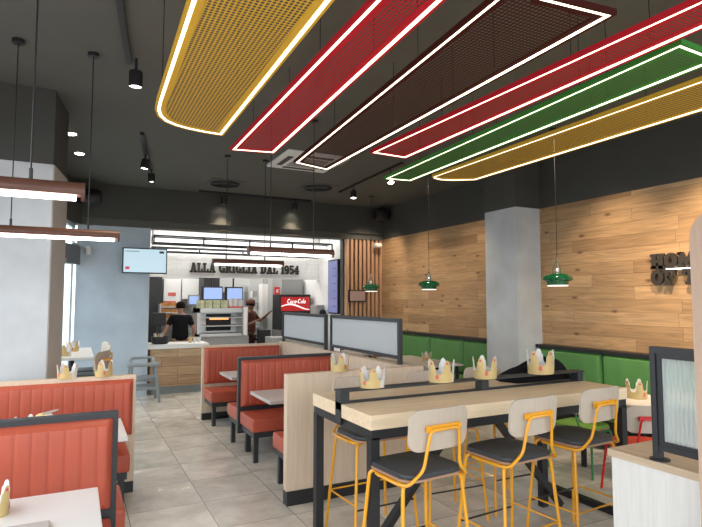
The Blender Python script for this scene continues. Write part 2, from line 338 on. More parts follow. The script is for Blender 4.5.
# pillars
def pillar(name, poly, zf, m):
    struct('wall_'+name, MB().prism(poly, 0, zf), m); struct('wall_'+name+'_upper', MB().prism(poly, zf, CZ), M['bulk'])
o = MB(); o.mi = 0
PL = [(-1.6, 5.92), (-.235, 5.92), (-.13, 6.62), (-1.6, 6.62)]
struct('wall_pillar_left', MB().prism(PL, 0, 3.06), [M['grey']])
struct('trim_pillar_left_side', MB().prism([(-.2335, 5.93), (-.224, 5.93), (-.1195, 6.615), (-.129, 6.615)], 0, 3.06), M['beige'])
struct('wall_pillar_left_upper', MB().prism(PL, 3.06, CZ), M['bulk'])
PR = [(5.63, 5.84), (6.1, 5.84), (6.1, 6.5), (5.63, 6.5)]
struct('wall_pillar_right', MB().prism(PR, 0, 3.1), M['grey']); struct('wall_pillar_right_upper', MB().prism(PR, 3.1, CZ), M['bulk'])
# left window wall beyond the pillar
struct('wall_left_upper', MB().prism([(-.45, 6.62), (-.2, 9.85), (.045, 10.42), (-.7, 10.42), (-.7, 6.62)], 3.06, CZ), M['bulk'])
f = MB()
WL = [(-.45, 6.64), (-.2, 9.85), (-.07, 10.55)]
for (xa, ya), (xb, yb) in zip(WL, WL[1:]):
    for z in (.06, 2.4, 3.03): f.bar((xa, ya, z), (xb, yb, z), .05, .06)
for x, y in ((-.44, 6.7), (-.32, 8.2), (-.2, 9.85), (-.075, 10.52)): f.box(x-.02, x+.015, y-.02, y+.02, 0, 3.06)
w = struct('window_1', f, mat('pale_frame', (.40, .46, .50), .5))
struct('trim_transom', MB().prism([(-.19, 9.87), (.045, 10.40), (.045, 10.59), (-.19, 10.3)], 2.36, 2.68), mat('transom_grey', (.17, .19, .21), .5))
for (xa, ya), (xb, yb) in zip(WL, WL[1:]): obj('pane', MB().bar((xa, ya, 1.55), (xb, yb, 1.55), .008, 2.9), M['clear'], w)
# shop front glazing at the left, beside the booths (mostly out of frame)
struct('wall_left', MB().box(-1.75, -1.6, -1.0, 5.92, 0, .45), M['grey'])
struct('wall_left_header', MB().box(-1.75, -1.6, -1.0, 5.92, 3.3, CZ), M['bulk'])
# kitchen shell
struct('wall_kitchen_back', MB().box(.9, 6.3, 15.0, 15.15, 0, 3.3), mat('kitchen_grey', (.45, .45, .44), .4))
struct('wall_kitchen_left', MB().box(1.1, 1.2, YB+.25, 15.0, 0, 3.3), M['white'])
struct('wall_kitchen_right', MB().box(5.22, 5.32, YB+.25, 15.0, 0, 3.3), M['white'])
struct('ceiling_kitchen', MB().box(.9, 6.3, YB+.3, 15.15, 3.3, 3.4), M['white'])
struct('wall_kitchen_fascia', MB().box(1.2, 5.22, 12.0, 12.12, 2.24, 3.3), M['tile'])

# sign on the fascia
t = thing('fascia_sign', 'dark slab-letter ALLA GRIGLIA DAL 1954 sign on the white tiled kitchen fascia', 'sign', (3.4, 12, 2.36))
mb = MB(); wtot = lettering(MB(), 'ALLA GRIGLIA DAL 1954', (0, 0, 0), (1, 0, 0), 1, .02, (0, -1, 0))
lettering(mb, 'ALLA GRIGLIA DAL 1954', (2.17, 11.97, 2.35), (1, 0, 0), .205, .03, (0, -1, 0), wsc=2.52/(wtot*.205))
obj('letters', mb, M['dkbrown'], t)

# sign on the plank wall
t = thing('wall_sign', 'backlit black slab-letter HOME OF THE sign on the oak plank wall', 'sign', (XW, 3.7, 1.85))
for txt, z in (('HOME', 2.115), ('OF THE', 1.925)):
    mb = MB(); lettering(mb, txt, (XW-.035, 4.085, z), (0, -1, 0), .17, .03, (-1, 0, 0), wsc=1.0, gap=.05); obj('lettering', mb, M['dkbrown'], t)
obj('halo_light', MB().box(XW-.02, XW-.001, 3.4, 3.93, 2.098, 2.112), mat('halo_led', (1, 1, 1), emit=(.9, .95, 1), estr=3), t)

# ================================================================== CEILING RAFTS
def inset(poly, d):
    n = len(poly); out = []
    area = sum(poly[i][0]*poly[(i+1) % n][1]-poly[(i+1) % n][0]*poly[i][1] for i in range(n)); sg = 1 if area > 0 else -1
    for i in range(n):
        p0, p1, p2 = (Vector(poly[(i+k-1) % n]) for k in range(3)); a = (p1-p0).normalized(); b = (p2-p1).normalized()
        na = Vector((-a.y, a.x))*sg; nb = Vector((-b.y, b.x))*sg; m = (na+nb).normalized(); c = max(.35, m.dot(na)); out.append(tuple(p1+m*(d/c)))
    return out
RZ = 3.2
def raft(name, poly, color, label, rods, rimcol=None):
    poly = inset(poly, -.022); cx = sum(p[0] for p in poly)/len(poly); cy = sum(p[1] for p in poly)/len(poly)
    t = thing(name, label, 'ceiling panel', (cx, cy, RZ), 0, 'perforated ceiling rafts')
    key = label.split()[0]+label.split()[1]
    cm = mat('raft_'+key, color, .6, spec=.12); pm = perforated('raft_perforated_'+key, color)
    a, b, c = inset(poly, .016), inset(poly, .038), inset(poly, .078)
    obj('rim', MB().ring(poly, a, RZ, RZ+.032), cm, t); obj('led_strip', MB().ring(inset(poly, .0165), inset(poly, .0375), RZ+.003, RZ+.02), M['led'], t)
    obj('border', MB().ring(b, c, RZ+.006, RZ+.012), cm, t)
    s = MB(); vs = [s.bm.verts.new((p[0], p[1], RZ+.010)) for p in inset(poly, .077)]; s._f(vs); obj('perforated_sheet', s, pm, t)
    for (x, y) in rods: obj('suspension_rod', MB().tube([(x, y, RZ+.04), (x, y, CZ)], .003, 6), M['black'], t)
def S(p): return p
YEL = (.74, .44, .05); REDC = (.56, .018, .032); BRN = (.06, .011, .008); GRN = (.06, .27, .05)
arc1 = [(.503, 4.10), (.515, 4.28), (.55, 4.42), (.61, 4.53), (.70, 4.605), (.81, 4.65), (.95, 4.68), (1.095, 4.69)]
raft('ceiling_raft', [(.42, 1.0)]+arc1+[(1.03, 1.0)], YEL, 'broad yellow perforated ceiling raft with one rounded corner, widest of the yellow ones', [(.475, 3.75), (.50, 2.2), (1.0, 3.8), (1.0, 2.2)])
raft('ceiling_raft', [(1.245, 1.2), (1.312, 5.115), (1.693, 5.043), (1.49, 1.2)], REDC, 'red perforated ceiling raft tapering beside the broad yellow raft', [(1.35, 3.1), (1.36, 4.6), (1.62, 4.4), (1.52, 2.7)])
raft('ceiling_raft', [(1.745, 1.55), (2.037, 5.307), (2.458, 5.44), (2.393, 1.788), (1.97, 1.83)], BRN, 'dark brown perforated ceiling raft with a slanted end', [(1.97, 4.2), (2.39, 3.9), (1.9, 2.8), (2.35, 2.6)])
raft('ceiling_raft', [(2.70, .9), (2.574, 4.595), (2.959, 4.612), (2.93, .9)], REDC, 'red perforated ceiling raft between the brown and green rafts', [(2.64, 3.4), (2.70, 2.3), (2.9, 3.9), (2.88, 1.9)])
raft('ceiling_raft', [(3.038, 1.828), (3.276, 5.531), (3.594, 5.493), (3.42, 1.84)], GRN, 'narrow green perforated ceiling raft with slanted ends', [(3.27, 4.8), (3.13, 2.6), (3.5, 4.2), (3.42, 2.6)])
raft('ceiling_raft', [(3.66, 1.3), (3.728, 5.183), (3.79, 5.25), (3.90, 5.28), (4.05, 5.24), (4.265, 5.09), (4.22, 1.3)], YEL, 'outermost yellow perforated ceiling raft nearest the plank wall', [(3.76, 4.7), (3.74, 3.0), (4.18, 4.6), (4.16, 2.8)])

# ================================================================== CEILING FITTINGS
def linear_lamp(x0, x1, y, cords, label):
    t = thing('linear_pendant_lamp', label, 'pendant lamp', ((x0+x1)/2, y, 2.24), 0, 'brown tube pendant lamps')
    z = 2.28; r = .045; n = 16
    a = MB(); prof = [(y+r*math.cos(q), z+r*math.sin(q)) for q in [math.radians(-27+234*k/n) for k in range(n+1)]]
    a.prism(prof, x0, x1, 'x'); obj('tube_body', a, M['lampwood'], t, smooth=True)
    prof = [(y+r*.9*math.cos(q), z-.004+r*.93*math.sin(q)) for q in [math.radians(-152+124*k/10) for k in range(11)]]
    obj('light_diffuser', MB().prism(prof, x0+.03, x1-.03, 'x'), M['glow'], t, smooth=True)
    for xe in (x0, x1): obj('end_cap', MB().lathe([(r*1.03, -.008), (r*1.03, .008)], (xe, y, z), 20, 'x'), M['lampwood'], t)
    for xc in cords:
        c = obj('cord', MB().tube([(xc, y, z+r-.004), (xc, y, CZ)], .0045, 6), M['black'], t)
        obj('canopy', MB().lathe([(.045, CZ-.03), (.045, CZ)], (xc, y, 0), 16), M['black'], c); obj('grip', MB().tube([(xc, y, z+r-.005), (xc, y, z+r+.05)], .009, 8), M['black'], c)
linear_lamp(-1.25, .015, 2.95, (-.21, -1.0), 'brown tube pendant lamp over the booth table nearest the camera')
linear_lamp(-.75, .30, 4.88, (-.467, .069), 'brown tube pendant lamp in front of the grey pillar, over the second booth table')
linear_lamp(1.62, 2.60, 5.6, (1.86, 2.367), 'brown tube pendant lamp over the nearer booth table by the wooden divider')
linear_lamp(1.68, 2.70, 7.55, (1.863, 2.424), 'brown tube pendant lamp over the farther booth table by the wooden divider')

def dome_lamp():
    t = thing('dome_pendant_lamp', '', 'pendant lamp', (0, 0, 0))
    obj('shade', MB().lathe([(.02, .10), (.06, .105), (.11, .09), (.155, .07), (.172, .045), (.165, .02), (.15, .012), (.145, .02), (.10, .05), (.03, .06)], (0, 0, 0), 32), M['lampgreen'], t, smooth=True, world=False)
    obj('lower_shade', MB().lathe([(.10, .04), (.125, .01), (.118, -.035), (.11, -.03), (.09, .03)], (0, 0, 0), 28), M['lampgreen'], t, smooth=True, world=False)
    obj('diffuser', MB().lathe([(.02, -.036), (.115, -.036), (.115, -.048), (.02, -.048)], (0, 0, 0), 28), mat('dome_diffuser', (.9, .9, .85), .5, emit=(1, .95, .8), estr=1.0), t, world=False)
    b = MB()
    for k in range(3):
        a = 2*PI*k/3+.4; b.tube(fillet([(.05*math.cos(a), .05*math.sin(a), .10), (.055*math.cos(a), .055*math.sin(a), .15), (.012*math.cos(a), .012*math.sin(a), .24)], .03), .004, 6)
    obj('hanger', b, M['lampgreen'], t, world=False)
    obj('socket', MB().lathe([(.014, .10), (.022, .12), (.022, .17), (.012, .2), (.01, .28), (.004, .30)], (0, 0, 0), 16), M['chrome'], t, smooth=True, world=False)
    obj('cord', MB().tube([(0, 0, .28), (0, 0, CZ-1.96)], .0045, 6), M['black'], t, world=False); obj('canopy', MB().lathe([(.05, CZ-1.99), (.05, CZ-1.96)], (0, 0, 0), 18), M['black'], t, world=False)
    return t
dl = dome_lamp(); dl.location = (5.05, 4.58, 1.96); dl['group'] = 'green dome pendant lamps'; dl['label'] = 'glossy green dome pendant lamp before the plank wall, right beside the concrete pillar'
dup(dl, (5.057, 7.195, 1.96), 0, 'green enamel dome pendant lamp hanging over the bench tables between pillar and slats')
dup(dl, (5.135, 9.252, 1.96), 0, 'small dark green dome pendant lamp hanging before the vertical wooden slats')

def spot(loc, aim, label, glow=True):
    t = thing('track_spotlight', label, 'spotlight', loc, 0, 'black track spotlights')
    d = (Vector(aim)-Vector(loc)).normalized(); a = Vector(loc); top = Vector((loc[0], loc[1], CZ-.03))
    obj('stem', MB().tube([a, top], .012, 8), M['black'], t)
    q = Vector((0, 0, 1)).rotation_difference(-d)
    def oriented(prof):
        m = MB().lathe(prof, (0, 0, 0), 20); bmesh.ops.rotate(m.bm, verts=m.bm.verts, cent=(0, 0, 0), matrix=q.to_matrix()); return m.move(a)
    obj('lamp_head', oriented([(.05, .06), (.055, .05), (.055, -.07), (.05, -.075), (.047, -.062), (.02, -.06)]), M['black'], t, smooth=True)
    obj('lens', oriented([(.046, -.066), (.046, -.061)]), M['spotglow'], t)
    return d
def track(a, b, label):
    t = obj('light_track', MB().bar(a, b, .045, .035), M['black']); recenter(t); tag(t, label, 'light track', 'ceiling light tracks')
track((.02, 2.6, CZ-.018), (.345, 4.9, CZ-.018), 'black ceiling light track running beside the broad yellow raft')
track((.657, 6.95, CZ-.018), (.981, 8.96, CZ-.018), 'short black ceiling light track between the speaker and the yellow raft')
track((1.98, 10.2, CZ-.018), (4.25, 10.2, CZ-.018), 'black ceiling light track crossing in front of the kitchen bulkhead')
track((4.376, 9.09, CZ-.018), (4.27, 6.73, CZ-.018), 'black ceiling light track beyond the green raft')
sp = [((.39, 4.75, 3.60), (.39, 4.95, 0), 'black track spotlight hanging beside the rounded corner of the yellow raft'),
      ((.80, 7.9, 3.64), (.3, 7.9, 0), 'black track spotlight, first of two on the short track by the speaker'),
      ((.98, 8.75, 3.64), (1.2, 9.0, 0), 'black track spotlight, farther of two on the short track by the speaker'),
      ((2.459, 10.2, 3.64), (2.459, 10.6, 0), 'black track spotlight over the ALLA GRIGLIA letters'),
      ((3.905, 10.2, 3.65), (3.905, 10.6, 0), 'black track spotlight over the 1954 numerals'),
      ((4.33, 8.439, 3.62), (4.0, 8.0, 0), 'black track spotlight, farther of two on the track beyond the green raft'),
      ((4.29, 7.1, 3.62), (3.7, 5.8, .5), 'glowing black track spotlight at the tip of the green raft')]
for a in sp: spot(*a)
for k, (x, y) in enumerate([(-.117, 7.385), (-.02, 8.343)]):
    t = thing('recessed_downlight', ['glowing recessed ceiling downlight nearest the dark pillar top', 'glowing recessed ceiling downlight farther from the dark pillar top'][k], 'downlight', (x, y, CZ-.02), 0, 'recessed downlights')
    obj('trim_ring', MB().lathe([(.075, CZ-.012), (.08, CZ-.001)], (x, y, 0), 20), M['stain2'], t); obj('lens', MB().lathe([(.06, CZ-.016), (.06, CZ-.0125)], (x, y, 0), 20), M['spotglow'], t)
for k, (x, y, r) in enumerate([(2.271, 9.37, .3), (3.862, 8.941, .3)]):
    t = thing('ceiling_vent', ['round-grilled ceiling air vent near the kitchen bulkhead above the tracks', 'round-grilled ceiling air vent beside the white cassette unit'][k], 'vent', (x, y, CZ), 0, 'ceiling air vents')
    obj('plate', MB().box(x-r, x+r, y-r, y+r, CZ-.012, CZ), M['ceil'], t)
    b = MB()
    for q in range(4):
        ro = .26-.06*q; b.ring([(x+ro*math.cos(a), y+ro*math.sin(a)) for a in [2*PI*i/24 for i in range(24)]], [(x+(ro-.02)*math.cos(a), y+(ro-.02)*math.sin(a)) for a in [2*PI*i/24 for i in range(24)]], CZ-.035+.004*q, CZ-.012)
    obj('grille', b, M['black'], t)
cx, cy = 2.98, 7.30; t = thing('air_conditioner', 'white four-way cassette air conditioner set in the dark ceiling', 'air conditioner', (cx, cy, CZ))
obj('body', MB().box(cx-.47, cx+.47, cy-.47, cy+.47, CZ-.04, CZ), M['white'], t, bevel=.01)
obj('intake_grille', MB().box(cx-.24, cx+.24, cy-.24, cy+.24, CZ-.05, CZ-.041), M['stain2'], t)
for dx, dy in ((1, 0), (-1, 0), (0, 1), (0, -1)):
    a, b = (.04, .26) if dx else (.26, .04)
    obj('air_slot', MB().box(cx+dx*.35-a, cx+dx*.35+a, cy+dy*.35-b, cy+dy*.35+b, CZ-.046, CZ-.0405), M['black'], t)
for k, (x, y, z) in enumerate([(.17, 10.15, 3.50), (5.86, 10.1, 3.60)]):
    t = thing('speaker', ['black corner loudspeaker up beside the window wall', 'black corner loudspeaker up where bulkhead meets plank wall'][k], 'speaker', (x, y, z), 0, 'corner loudspeakers')
    obj('cabinet', MB().lathe([(.06, -.17), (.12, -.15), (.15, -.05), (.15, .05), (.12, .15), (.06, .17)], (x, y, z), 20, 'x'), M['black'], t, smooth=True)
    obj('bracket', MB().box(x-.02, x+.02, y+.1, YB-.1, z-.02, z+.02), M['black'], t)
t = thing('security_camera', 'small pale dome security camera at the top of the wooden slats', 'camera', (5.93, 10.4, 2.95))
obj('arm', MB().tube([(5.93, 10.48, 3.0), (5.93, 10.36, 2.98)], .02, 8), M['stain'], t); obj('housing', MB().lathe([(.03, -.1), (.055, -.08), (.055, .07), (.03, .08)], (5.91, 10.33, 2.95), 16, 'x'), M['card'], t, smooth=True)
t = thing('wall_lamp', 'small pale emergency lamp on the window frame beside the menu screen', 'lamp', (.16, 10.55, 2.62))
obj('bracket', MB().box(.0, .14, 10.52, 10.56, 2.66, 2.68).bar((-.08, 10.2, 2.72), (.12, 10.54, 2.64), .03), M['stain'], t); obj('lamp_head', MB().lathe([(.05, -.07), (.06, 0), (.045, .07)], (.17, 10.5, 2.62), 16), M['card'], t, smooth=True)

# ================================================================== BOOTHS
def channel_pad(x0, x1, y, ny, z0, z1, t=.07, pitch=.082):
    """upholstered back with vertical channels, lying on plane y and bulging along ny"""
    n = max(2, round((x1-x0)/pitch)); nu = n*8; s = MB(); rows = []
    vs = [0, .02, .05, .1, .3, .5, .7, .88, .94, .975, 1]
    for v in vs:
        row = []
        for i in range(nu+1):
            u = i/nu; ex = min(u, 1-u)*(x1-x0); ez = min(v, 1-v)*(z1-z0)
            e = min(1, (ex/.035))**.5 if ex < .035 else 1; f = min(1, ez/.035)**.5 if ez < .035 else 1
            ph = (i % 8)/8.; g = 1-.08*(1-min(1, math.sin(PI*ph)*2.0))*(1 if 0 < i < nu else 0)
            row.append(s.bm.verts.new((x0+u*(x1-x0), y+ny*t*min(e, f)*g, z0+v*(z1-z0))))
        rows.append(row)
    for a, b in zip(rows, rows[1:]):
        for i in range(nu): s._f([a[i], a[i+1], b[i+1], b[i]])
    bk = [s.bm.verts.new((x, y-ny*.004, z)) for x, z in ((x0, z0), (x1, z0), (x1, z1), (x0, z1))]; s._f(bk)
    return s
def booth(x0, x1, yp, th, sides, style, label, cols=M['red'], ztop=1.07, skx=.03, endin=.02, group='red upholstered booth benches'):
    t = thing('booth_bench', label, 'bench', ((x0+x1)/2, yp, 0), 0, group)
    pm = M['steel'] if style == 'steel' else M['woodv']
    if style == 'steel':
        obj('frame_panel', MB().box(x0, x1, yp-th/2, yp+th/2, .22, ztop), pm, t, bevel=.004)
        obj('leg', MB().box(x0+.1, x0+.16, yp-.03, yp+.03, 0, .22), pm, t); obj('leg', MB().box(x1-.16, x1-.1, yp-.03, yp+.03, 0, .22), pm, t)
    else:
        obj('back_panel', MB().box(x0, x1, yp-th/2, yp+th/2, .1, ztop), pm, t, bevel=.003)
        obj('kickboard', MB().box(x0+.01, x1-.003, yp-th/2-.004, yp+th/2+.004, 0, .1), M['black'], t)
    e0 = endin
    for sd in sides:
        endin = .03 if (e0 < 0 and sd < 0) else e0
        yy = yp+sd*th/2; a, b = sorted((yy+sd*.01, yy+sd*.52))
        obj('backrest', channel_pad(x0+skx, x1-skx, yy, sd, .52, ztop-.035), cols, t, smooth=True)
        obj('seat_cushion', MB().box(x0+endin, x1-endin, a, b, .33, .475), cols, t, bevel=.025, seg=4, smooth=True)
        obj('seat_base', MB().box(x0+endin+.02, x1-endin-.02, a+.02, b-.02, .27, .33), M['steel'], t)
        for xx in (x0+max(0, endin)+.06, x1-max(0, endin)-.06):
            yl = yy+sd*.44; obj('leg', MB().box(xx-.025, xx+.025, yl-.025, yl+.025, 0, .27), M['steel'], t)
    return t
booth(-1.3, .52, 5.46, .07, (-1,), 'wood', 'orange-red upholstered booth bench with pale wooden back panel in front of the grey pillar', ztop=1.06, skx=.025, endin=.08)
booth(-1.3, .25, 3.62, .07, (-1, 1), 'steel', 'double-sided orange-red booth bench in dark steel frame beside the nearest white table', ztop=1.08, endin=-.06)
booth(1.70, 2.89, 6.26, .06, (-1, 1), 'steel', 'double-sided orange-red booth bench in dark steel frame, middle of the row by the wooden divider', ztop=1.085)
booth(1.68, 2.89, 8.17, .07, (-1,), 'wood', 'orange-red booth bench with pale wooden back nearest the service counter', ztop=1.08)
booth(1.72, 2.89, 4.575, .05, (1,), 'steel', 'orange-red booth bench backing onto the near wooden partition, mostly hidden', ztop=1.0)
# low partitions
t = thing('low_partition', 'pale wooden partition end panel with black kickboard behind the bar table', 'partition', (2.36, 4.5, 0))
obj('panel', MB().box(1.645, 3.06, 4.46, 4.54, .12, 1.105), M['woodv'], t, bevel=.003); obj('kickboard', MB().box(1.648, 3.05, 4.452, 4.548, 0, .12), M['black'], t)
t = thing('divider_wall', 'long pale wooden divider carrying two glass screens behind the booths', 'partition', (2.94, 6.4, 0))
obj('panel', MB().box(2.895, 2.995, 4.545, 8.22, .12, 1.1), M['woodv'], t, bevel=.003); obj('kickboard', MB().box(2.9, 2.99, 4.55, 8.2, 0, .12), M['black'], t)

def reeded(y0, y1, z0, z1, x, pitch=.02, amp=.004):
    n = int((y1-y0)/pitch)*6; s = MB(); A, B = [], []
    for i in range(n+1):
        y = y0+(y1-y0)*i/n; d = amp*abs(math.sin(PI*i/6))
        A.append([s.bm.verts.new((x-.003-d, y, z)) for z in (z0, z1)]); B.append([s.bm.verts.new((x+.003, y, z)) for z in (z0, z1)])
    for i in range(n):
        s._f([A[i][0], A[i+1][0], A[i+1][1], A[i][1]]); s._f([B[i+1][0], B[i][0], B[i][1], B[i+1][1]])
        s._f([A[i][0], B[i][0], B[i+1][0], A[i+1][0]]); s._f([A[i][1], A[i+1][1], B[i+1][1], B[i][1]])
    s._f([A[0][0], A[0][1], B[0][1], B[0][0]]); s._f([A[n][0], B[n][0], B[n][1], A[n][1]]); return s
def screen(y0, y1, label):
    t = thing('glass_screen', label, 'glass screen', (2.945, (y0+y1)/2, 1.1), 0, 'reeded glass screens on the divider')
    f = MB(); x = 2.945; f.box(x-.02, x+.02, y0, y0+.04, 1.1, 1.52); f.box(x-.02, x+.02, y1-.04, y1, 1.1, 1.52); f.box(x-.02, x+.02, y0, y1, 1.52, 1.56); f.box(x-.018, x+.018, y0+.04, y1-.04, 1.15, 1.185)
    obj('frame', f, M['steel'], t); obj('glass_pane', reeded(y0+.04, y1-.04, 1.185, 1.52, x, .03), M['reed'], t)
screen(4.69, 6.37, 'steel-framed reeded glass screen on the divider, nearer the bar table')
screen(6.52, 8.18, 'steel-framed reeded glass screen on the divider, nearer the kitchen')

def table(x0, x1, y0, y1, h, label, top, group, th=.035, legs=True, kind='ped'):
    t = thing('dining_table', label, 'table', ((x0+x1)/2, (y0+y1)/2, 0), 0, group)
    obj('tabletop', MB().box(x0, x1, y0, y1, h-th, h), top, t, bevel=.004); xm, ym = (x0+x1)/2, (y0+y1)/2
    obj('pedestal', MB().tube([(xm, ym, .02), (xm, ym, h-th)], .035, 12), M['black'], t); obj('foot_plate', MB().lathe([(.24, 0), (.24, .012), (.05, .025)], (xm, ym, 0), 24), M['black'], t)
    obj('support_plate', MB().box(xm-.2, xm+.2, ym-.2, ym+.2, h-th-.012, h-th), M['black'], t); return t
table(-1.25, .37, 4.36, 5.06, .75, 'white-topped booth table between the two left-hand benches, behind the steel-framed back', M['wtop'], 'white booth tables')
table(-1.25, .135, 2.45, 3.27, .75, 'white-topped booth table nearest the camera beside the red bench', M['wtop'], 'white booth tables')
tb = table(1.74, 2.89, 5.2, 5.88, .75, 'grey-topped booth table between the middle bench and the near wooden partition', M['gtop'], 'grey booth tables')
table(1.82, 2.89, 7.0, 7.65, .75, 'grey-topped booth table near the service counter', M['gtop'], 'grey booth tables')
o = obj('tablet', MB().box(-.40, -.075, 2.52, 2.845, .7505, .765), M['gtop'], bevel=.004); recenter(o); tag(o, 'thin grey tray lying on the nearest white booth table', 'tray'); o.name = 'tray'

# ================================================================== BAR TABLE
t = thing('bar_table', 'tall pale wooden bar table with black steel frame and raised centre rail', 'table', (2.82, 3.41, 0))
TX0, TX1, TY0, TY1 = 1.635, 4.01, 2.955, 3.87
obj('tabletop', MB().box(TX0, TX1, TY0, 3.385, .95, 1.04), M['woodx'], t, bevel=.003); obj('tabletop', MB().box(TX0, TX1, 3.435, TY1, .95, 1.04), M['woodx'], t, bevel=.003)
f = MB()
for y in (TY0+.03, TY1-.03): f.box(TX0+.01, TX1-.01, y-.025, y+.025, .89, .95)
for x in (TX0+.035, TX1-.035): f.box(x-.025, x+.025, TY0+.055, TY1-.055, .89, .95)
obj('frame', f, M['black'], t)
for x in (TX0+.035, TX1-.035):
    for y in (TY0+.035, TY1-.035): obj('leg', MB().box(x-.03, x+.03, y-.03, y+.03, 0, .9), M['black'], t)
for x in (TX0+.035, TX1-.035): obj('floor_bar', MB().box(x-.03, x+.03, TY0+.065, TY1-.065, 0, .05), M['black'], t)
obj('center_post', MB().box(3.57, 3.63, 3.45, 3.51, 0, .89), M['black'], t)
obj('brace', MB().bar((1.90, 3.41, .02), (2.72, 3.41, .92), .045, .06, (0, 1, 0)), M['black'], t); obj('brace', MB().bar((2.92, 3.41, .92), (3.72, 3.41, .02), .045, .06, (0, 1, 0)), M['black'], t)
f = MB().box(TX0-.008, 3.98, 3.375, 3.445, 1.041, 1.047)
for x in (TX0-.008, 2.86, 3.93): f.box(x, x+.07, 3.37, 3.45, 1.0 if x < 2 else 1.041, 1.12)
f.box(TX0-.008, TX0-.001, 3.37, 3.45, .90, 1.05)
obj('rail_support', f, M['steel'], t); obj('rail', MB().box(TX0-.008, 4.0, 3.355, 3.465, 1.12, 1.132), M['steel'], t, bevel=.002)

# ================================================================== STOOLS AND CHAIRS
def rrect(w, d, r, n=6, cy=0.):
    P = []
    for cx, cyy, a0 in ((w/2-r, d/2-r, 0), (-w/2+r, d/2-r, 90), (-w/2+r, -d/2+r, 180), (w/2-r, -d/2+r, 270)):
        for k in range(n+1): a = math.radians(a0+90*k/n); P.append((cx+r*math.cos(a), cyy+cy+r*math.sin(a)))
    return P
def make_seat(label, frame, seatz=.75, cush=M['cush'], foot=True, name='bar_stool', cat='stool', shell=M['shell'], backtop=.385):
    """faces +y; the backrest is at -y"""
    t = thing(name, label, cat); Z = seatz; w, d = .44, .43; W = False
    obj('seat_shell', MB().prism(rrect(w, d, .09), Z-.022, Z-.008), M['edge'], t, world=W)
    c = MB(); pr = rrect(w-.012, d-.012, .085)
    for (z0, k) in ((Z-.008, 1.0),): c.prism([(x*k, y*k) for x, y in pr], z0, z0+.026)
    obj('seat_cushion', c, cush, t, bevel=.008, seg=3, smooth=True, world=W)
    # backrest: curved ply
    b = MB(); n = 12; outl = []
    bw, bz0, bz1, r = .435, Z+.15, Z+backtop, .065
    pts = rrect(bw, bz1-bz0, r, 6)
    def yb(x, z): return -.235-.10*(z-bz0)+.028*(abs(x)/(bw/2))**2
    cols = 28; front, back = [], []
    zc = (bz0+bz1)/2
    for i in range(cols+1):
        x = -bw/2*math.cos(PI*i/cols); ex = bw/2-abs(x); hz = (bz1-bz0)/2 - (r-math.sqrt(max(0, r*r-(r-ex)**2)) if ex < r else 0)
        fr, bk = [], []
        for j in range(5):
            z = zc-hz+2*hz*j/4; fr.append(b.bm.verts.new((x, yb(x, z)+.007, z))); bk.append(b.bm.verts.new((x, yb(x, z)-.007, z)))
        front.append(fr); back.append(bk)
    for i in range(cols):
        for j in range(4): b._f([front[i][j], front[i+1][j], front[i+1][j+1], front[i][j+1]]); b._f([back[i+1][j], back[i][j], back[i][j+1], back[i+1][j+1]])
        b._f([front[i+1][0], front[i][0], back[i][0], back[i+1][0]]); b._f([front[i][4], front[i+1][4], back[i+1][4], back[i][4]])
    for i, o_ in ((0, 1), (cols, -1)):
        for j in range(4): b._f([front[i][j], front[i][j+1], back[i][j+1], back[i][j]])
    obj('backrest', b, shell, t, smooth=True, world=W)
    R = .0095; sp = .05 if foot else .035
    # back frame: bracket bar, two uprights dropping, kinking out and curling beneath the seat
    zb = zc+.005; f = MB()
    f.tube(fillet([(-.232, .06, Z-.034), (-.232, -.12, Z-.034), (-.222, -.215, Z-.03), (-.135, -.245, Z+.05), (-.105, yb(0, zb)-.03, zb), (.105, yb(0, zb)-.03, zb), (.135, -.245, Z+.05), (.222, -.215, Z-.03), (.232, -.12, Z-.034), (.232, .06, Z-.034)], .035, 5), R, 8)
    f.box(-.125, .125, yb(0, zb)-.022, yb(0, zb)-.008, zb-.012, zb+.024)
    for x in (-.11, .11): f.lathe([(.013, -.012), (.013, .002)], (x, yb(0, zb)-.02, zb+.008), 10, 'y')
    obj('back_frame', f, frame, t, smooth=True, world=W)
    q = rrect(.452, .26, .04); q2 = rrect(.42, .225, .025); f = MB().ring(q, q2, Z-.044, Z-.026); obj('seat_frame', f, frame, t, world=W)
    for sx in (-1, 1):
        for sy in (-1, 1):
            p = [(sx*.12, sy*.12, Z-.036), (sx*.218, sy*.165, Z-.036), (sx*(.223+sp), sy*(.185+sp*.8), 0)]
            lg = obj('leg', MB().tube(fillet(p, .035, 5), .0115, 8), frame, t, smooth=True, world=W)
    if foot:
        def lp(sx, sy, z): k = 1-(z/(Z-.036)); return (sx*(.218+(.005+sp)*k), sy*(.165+(.02+sp*.8)*k), z)
        for a, b_, m in (((-1, -1), (-1, 1), frame), ((1, -1), (1, 1), frame), ((-1, 1), (1, 1), M['black']), ((-1, -1), (1, -1), frame)):
            z = .27 if m is M['black'] else .30
            obj('footrest', MB().tube([lp(*a, z), lp(*b_, z)], .0065, 8), m, t, world=W)
    return t
G = 'yellow-framed bar stools at the tall table'
st = make_seat('yellow-framed bar stool on the near side of the tall table, closest to the table legs', M['yellow']); st.location = (1.865, 2.82, 0); st.rotation_euler = (0, 0, .09); st['group'] = G
dup(st, (2.605, 2.82, 0), .08, 'yellow-framed bar stool on the near side of the tall table, middle of three', G)
dup(st, (3.31, 2.89, 0), .08, 'yellow-framed bar stool on the near side of the tall table, closest to the white cabinet', G)
far = [(2.04, 3.68, PI+.04, 'far-side yellow-framed bar stool in front of the wooden partition'), (2.72, 3.70, PI-.05, 'far-side yellow-framed bar stool behind the second and third crowns'), (3.36, 3.72, PI, 'far-side yellow-framed bar stool behind the black jacket')]
for x, y, r, l in far: dup(st, (x, y, 0), r, l, G)
G2 = 'yellow-framed stools at the window table'
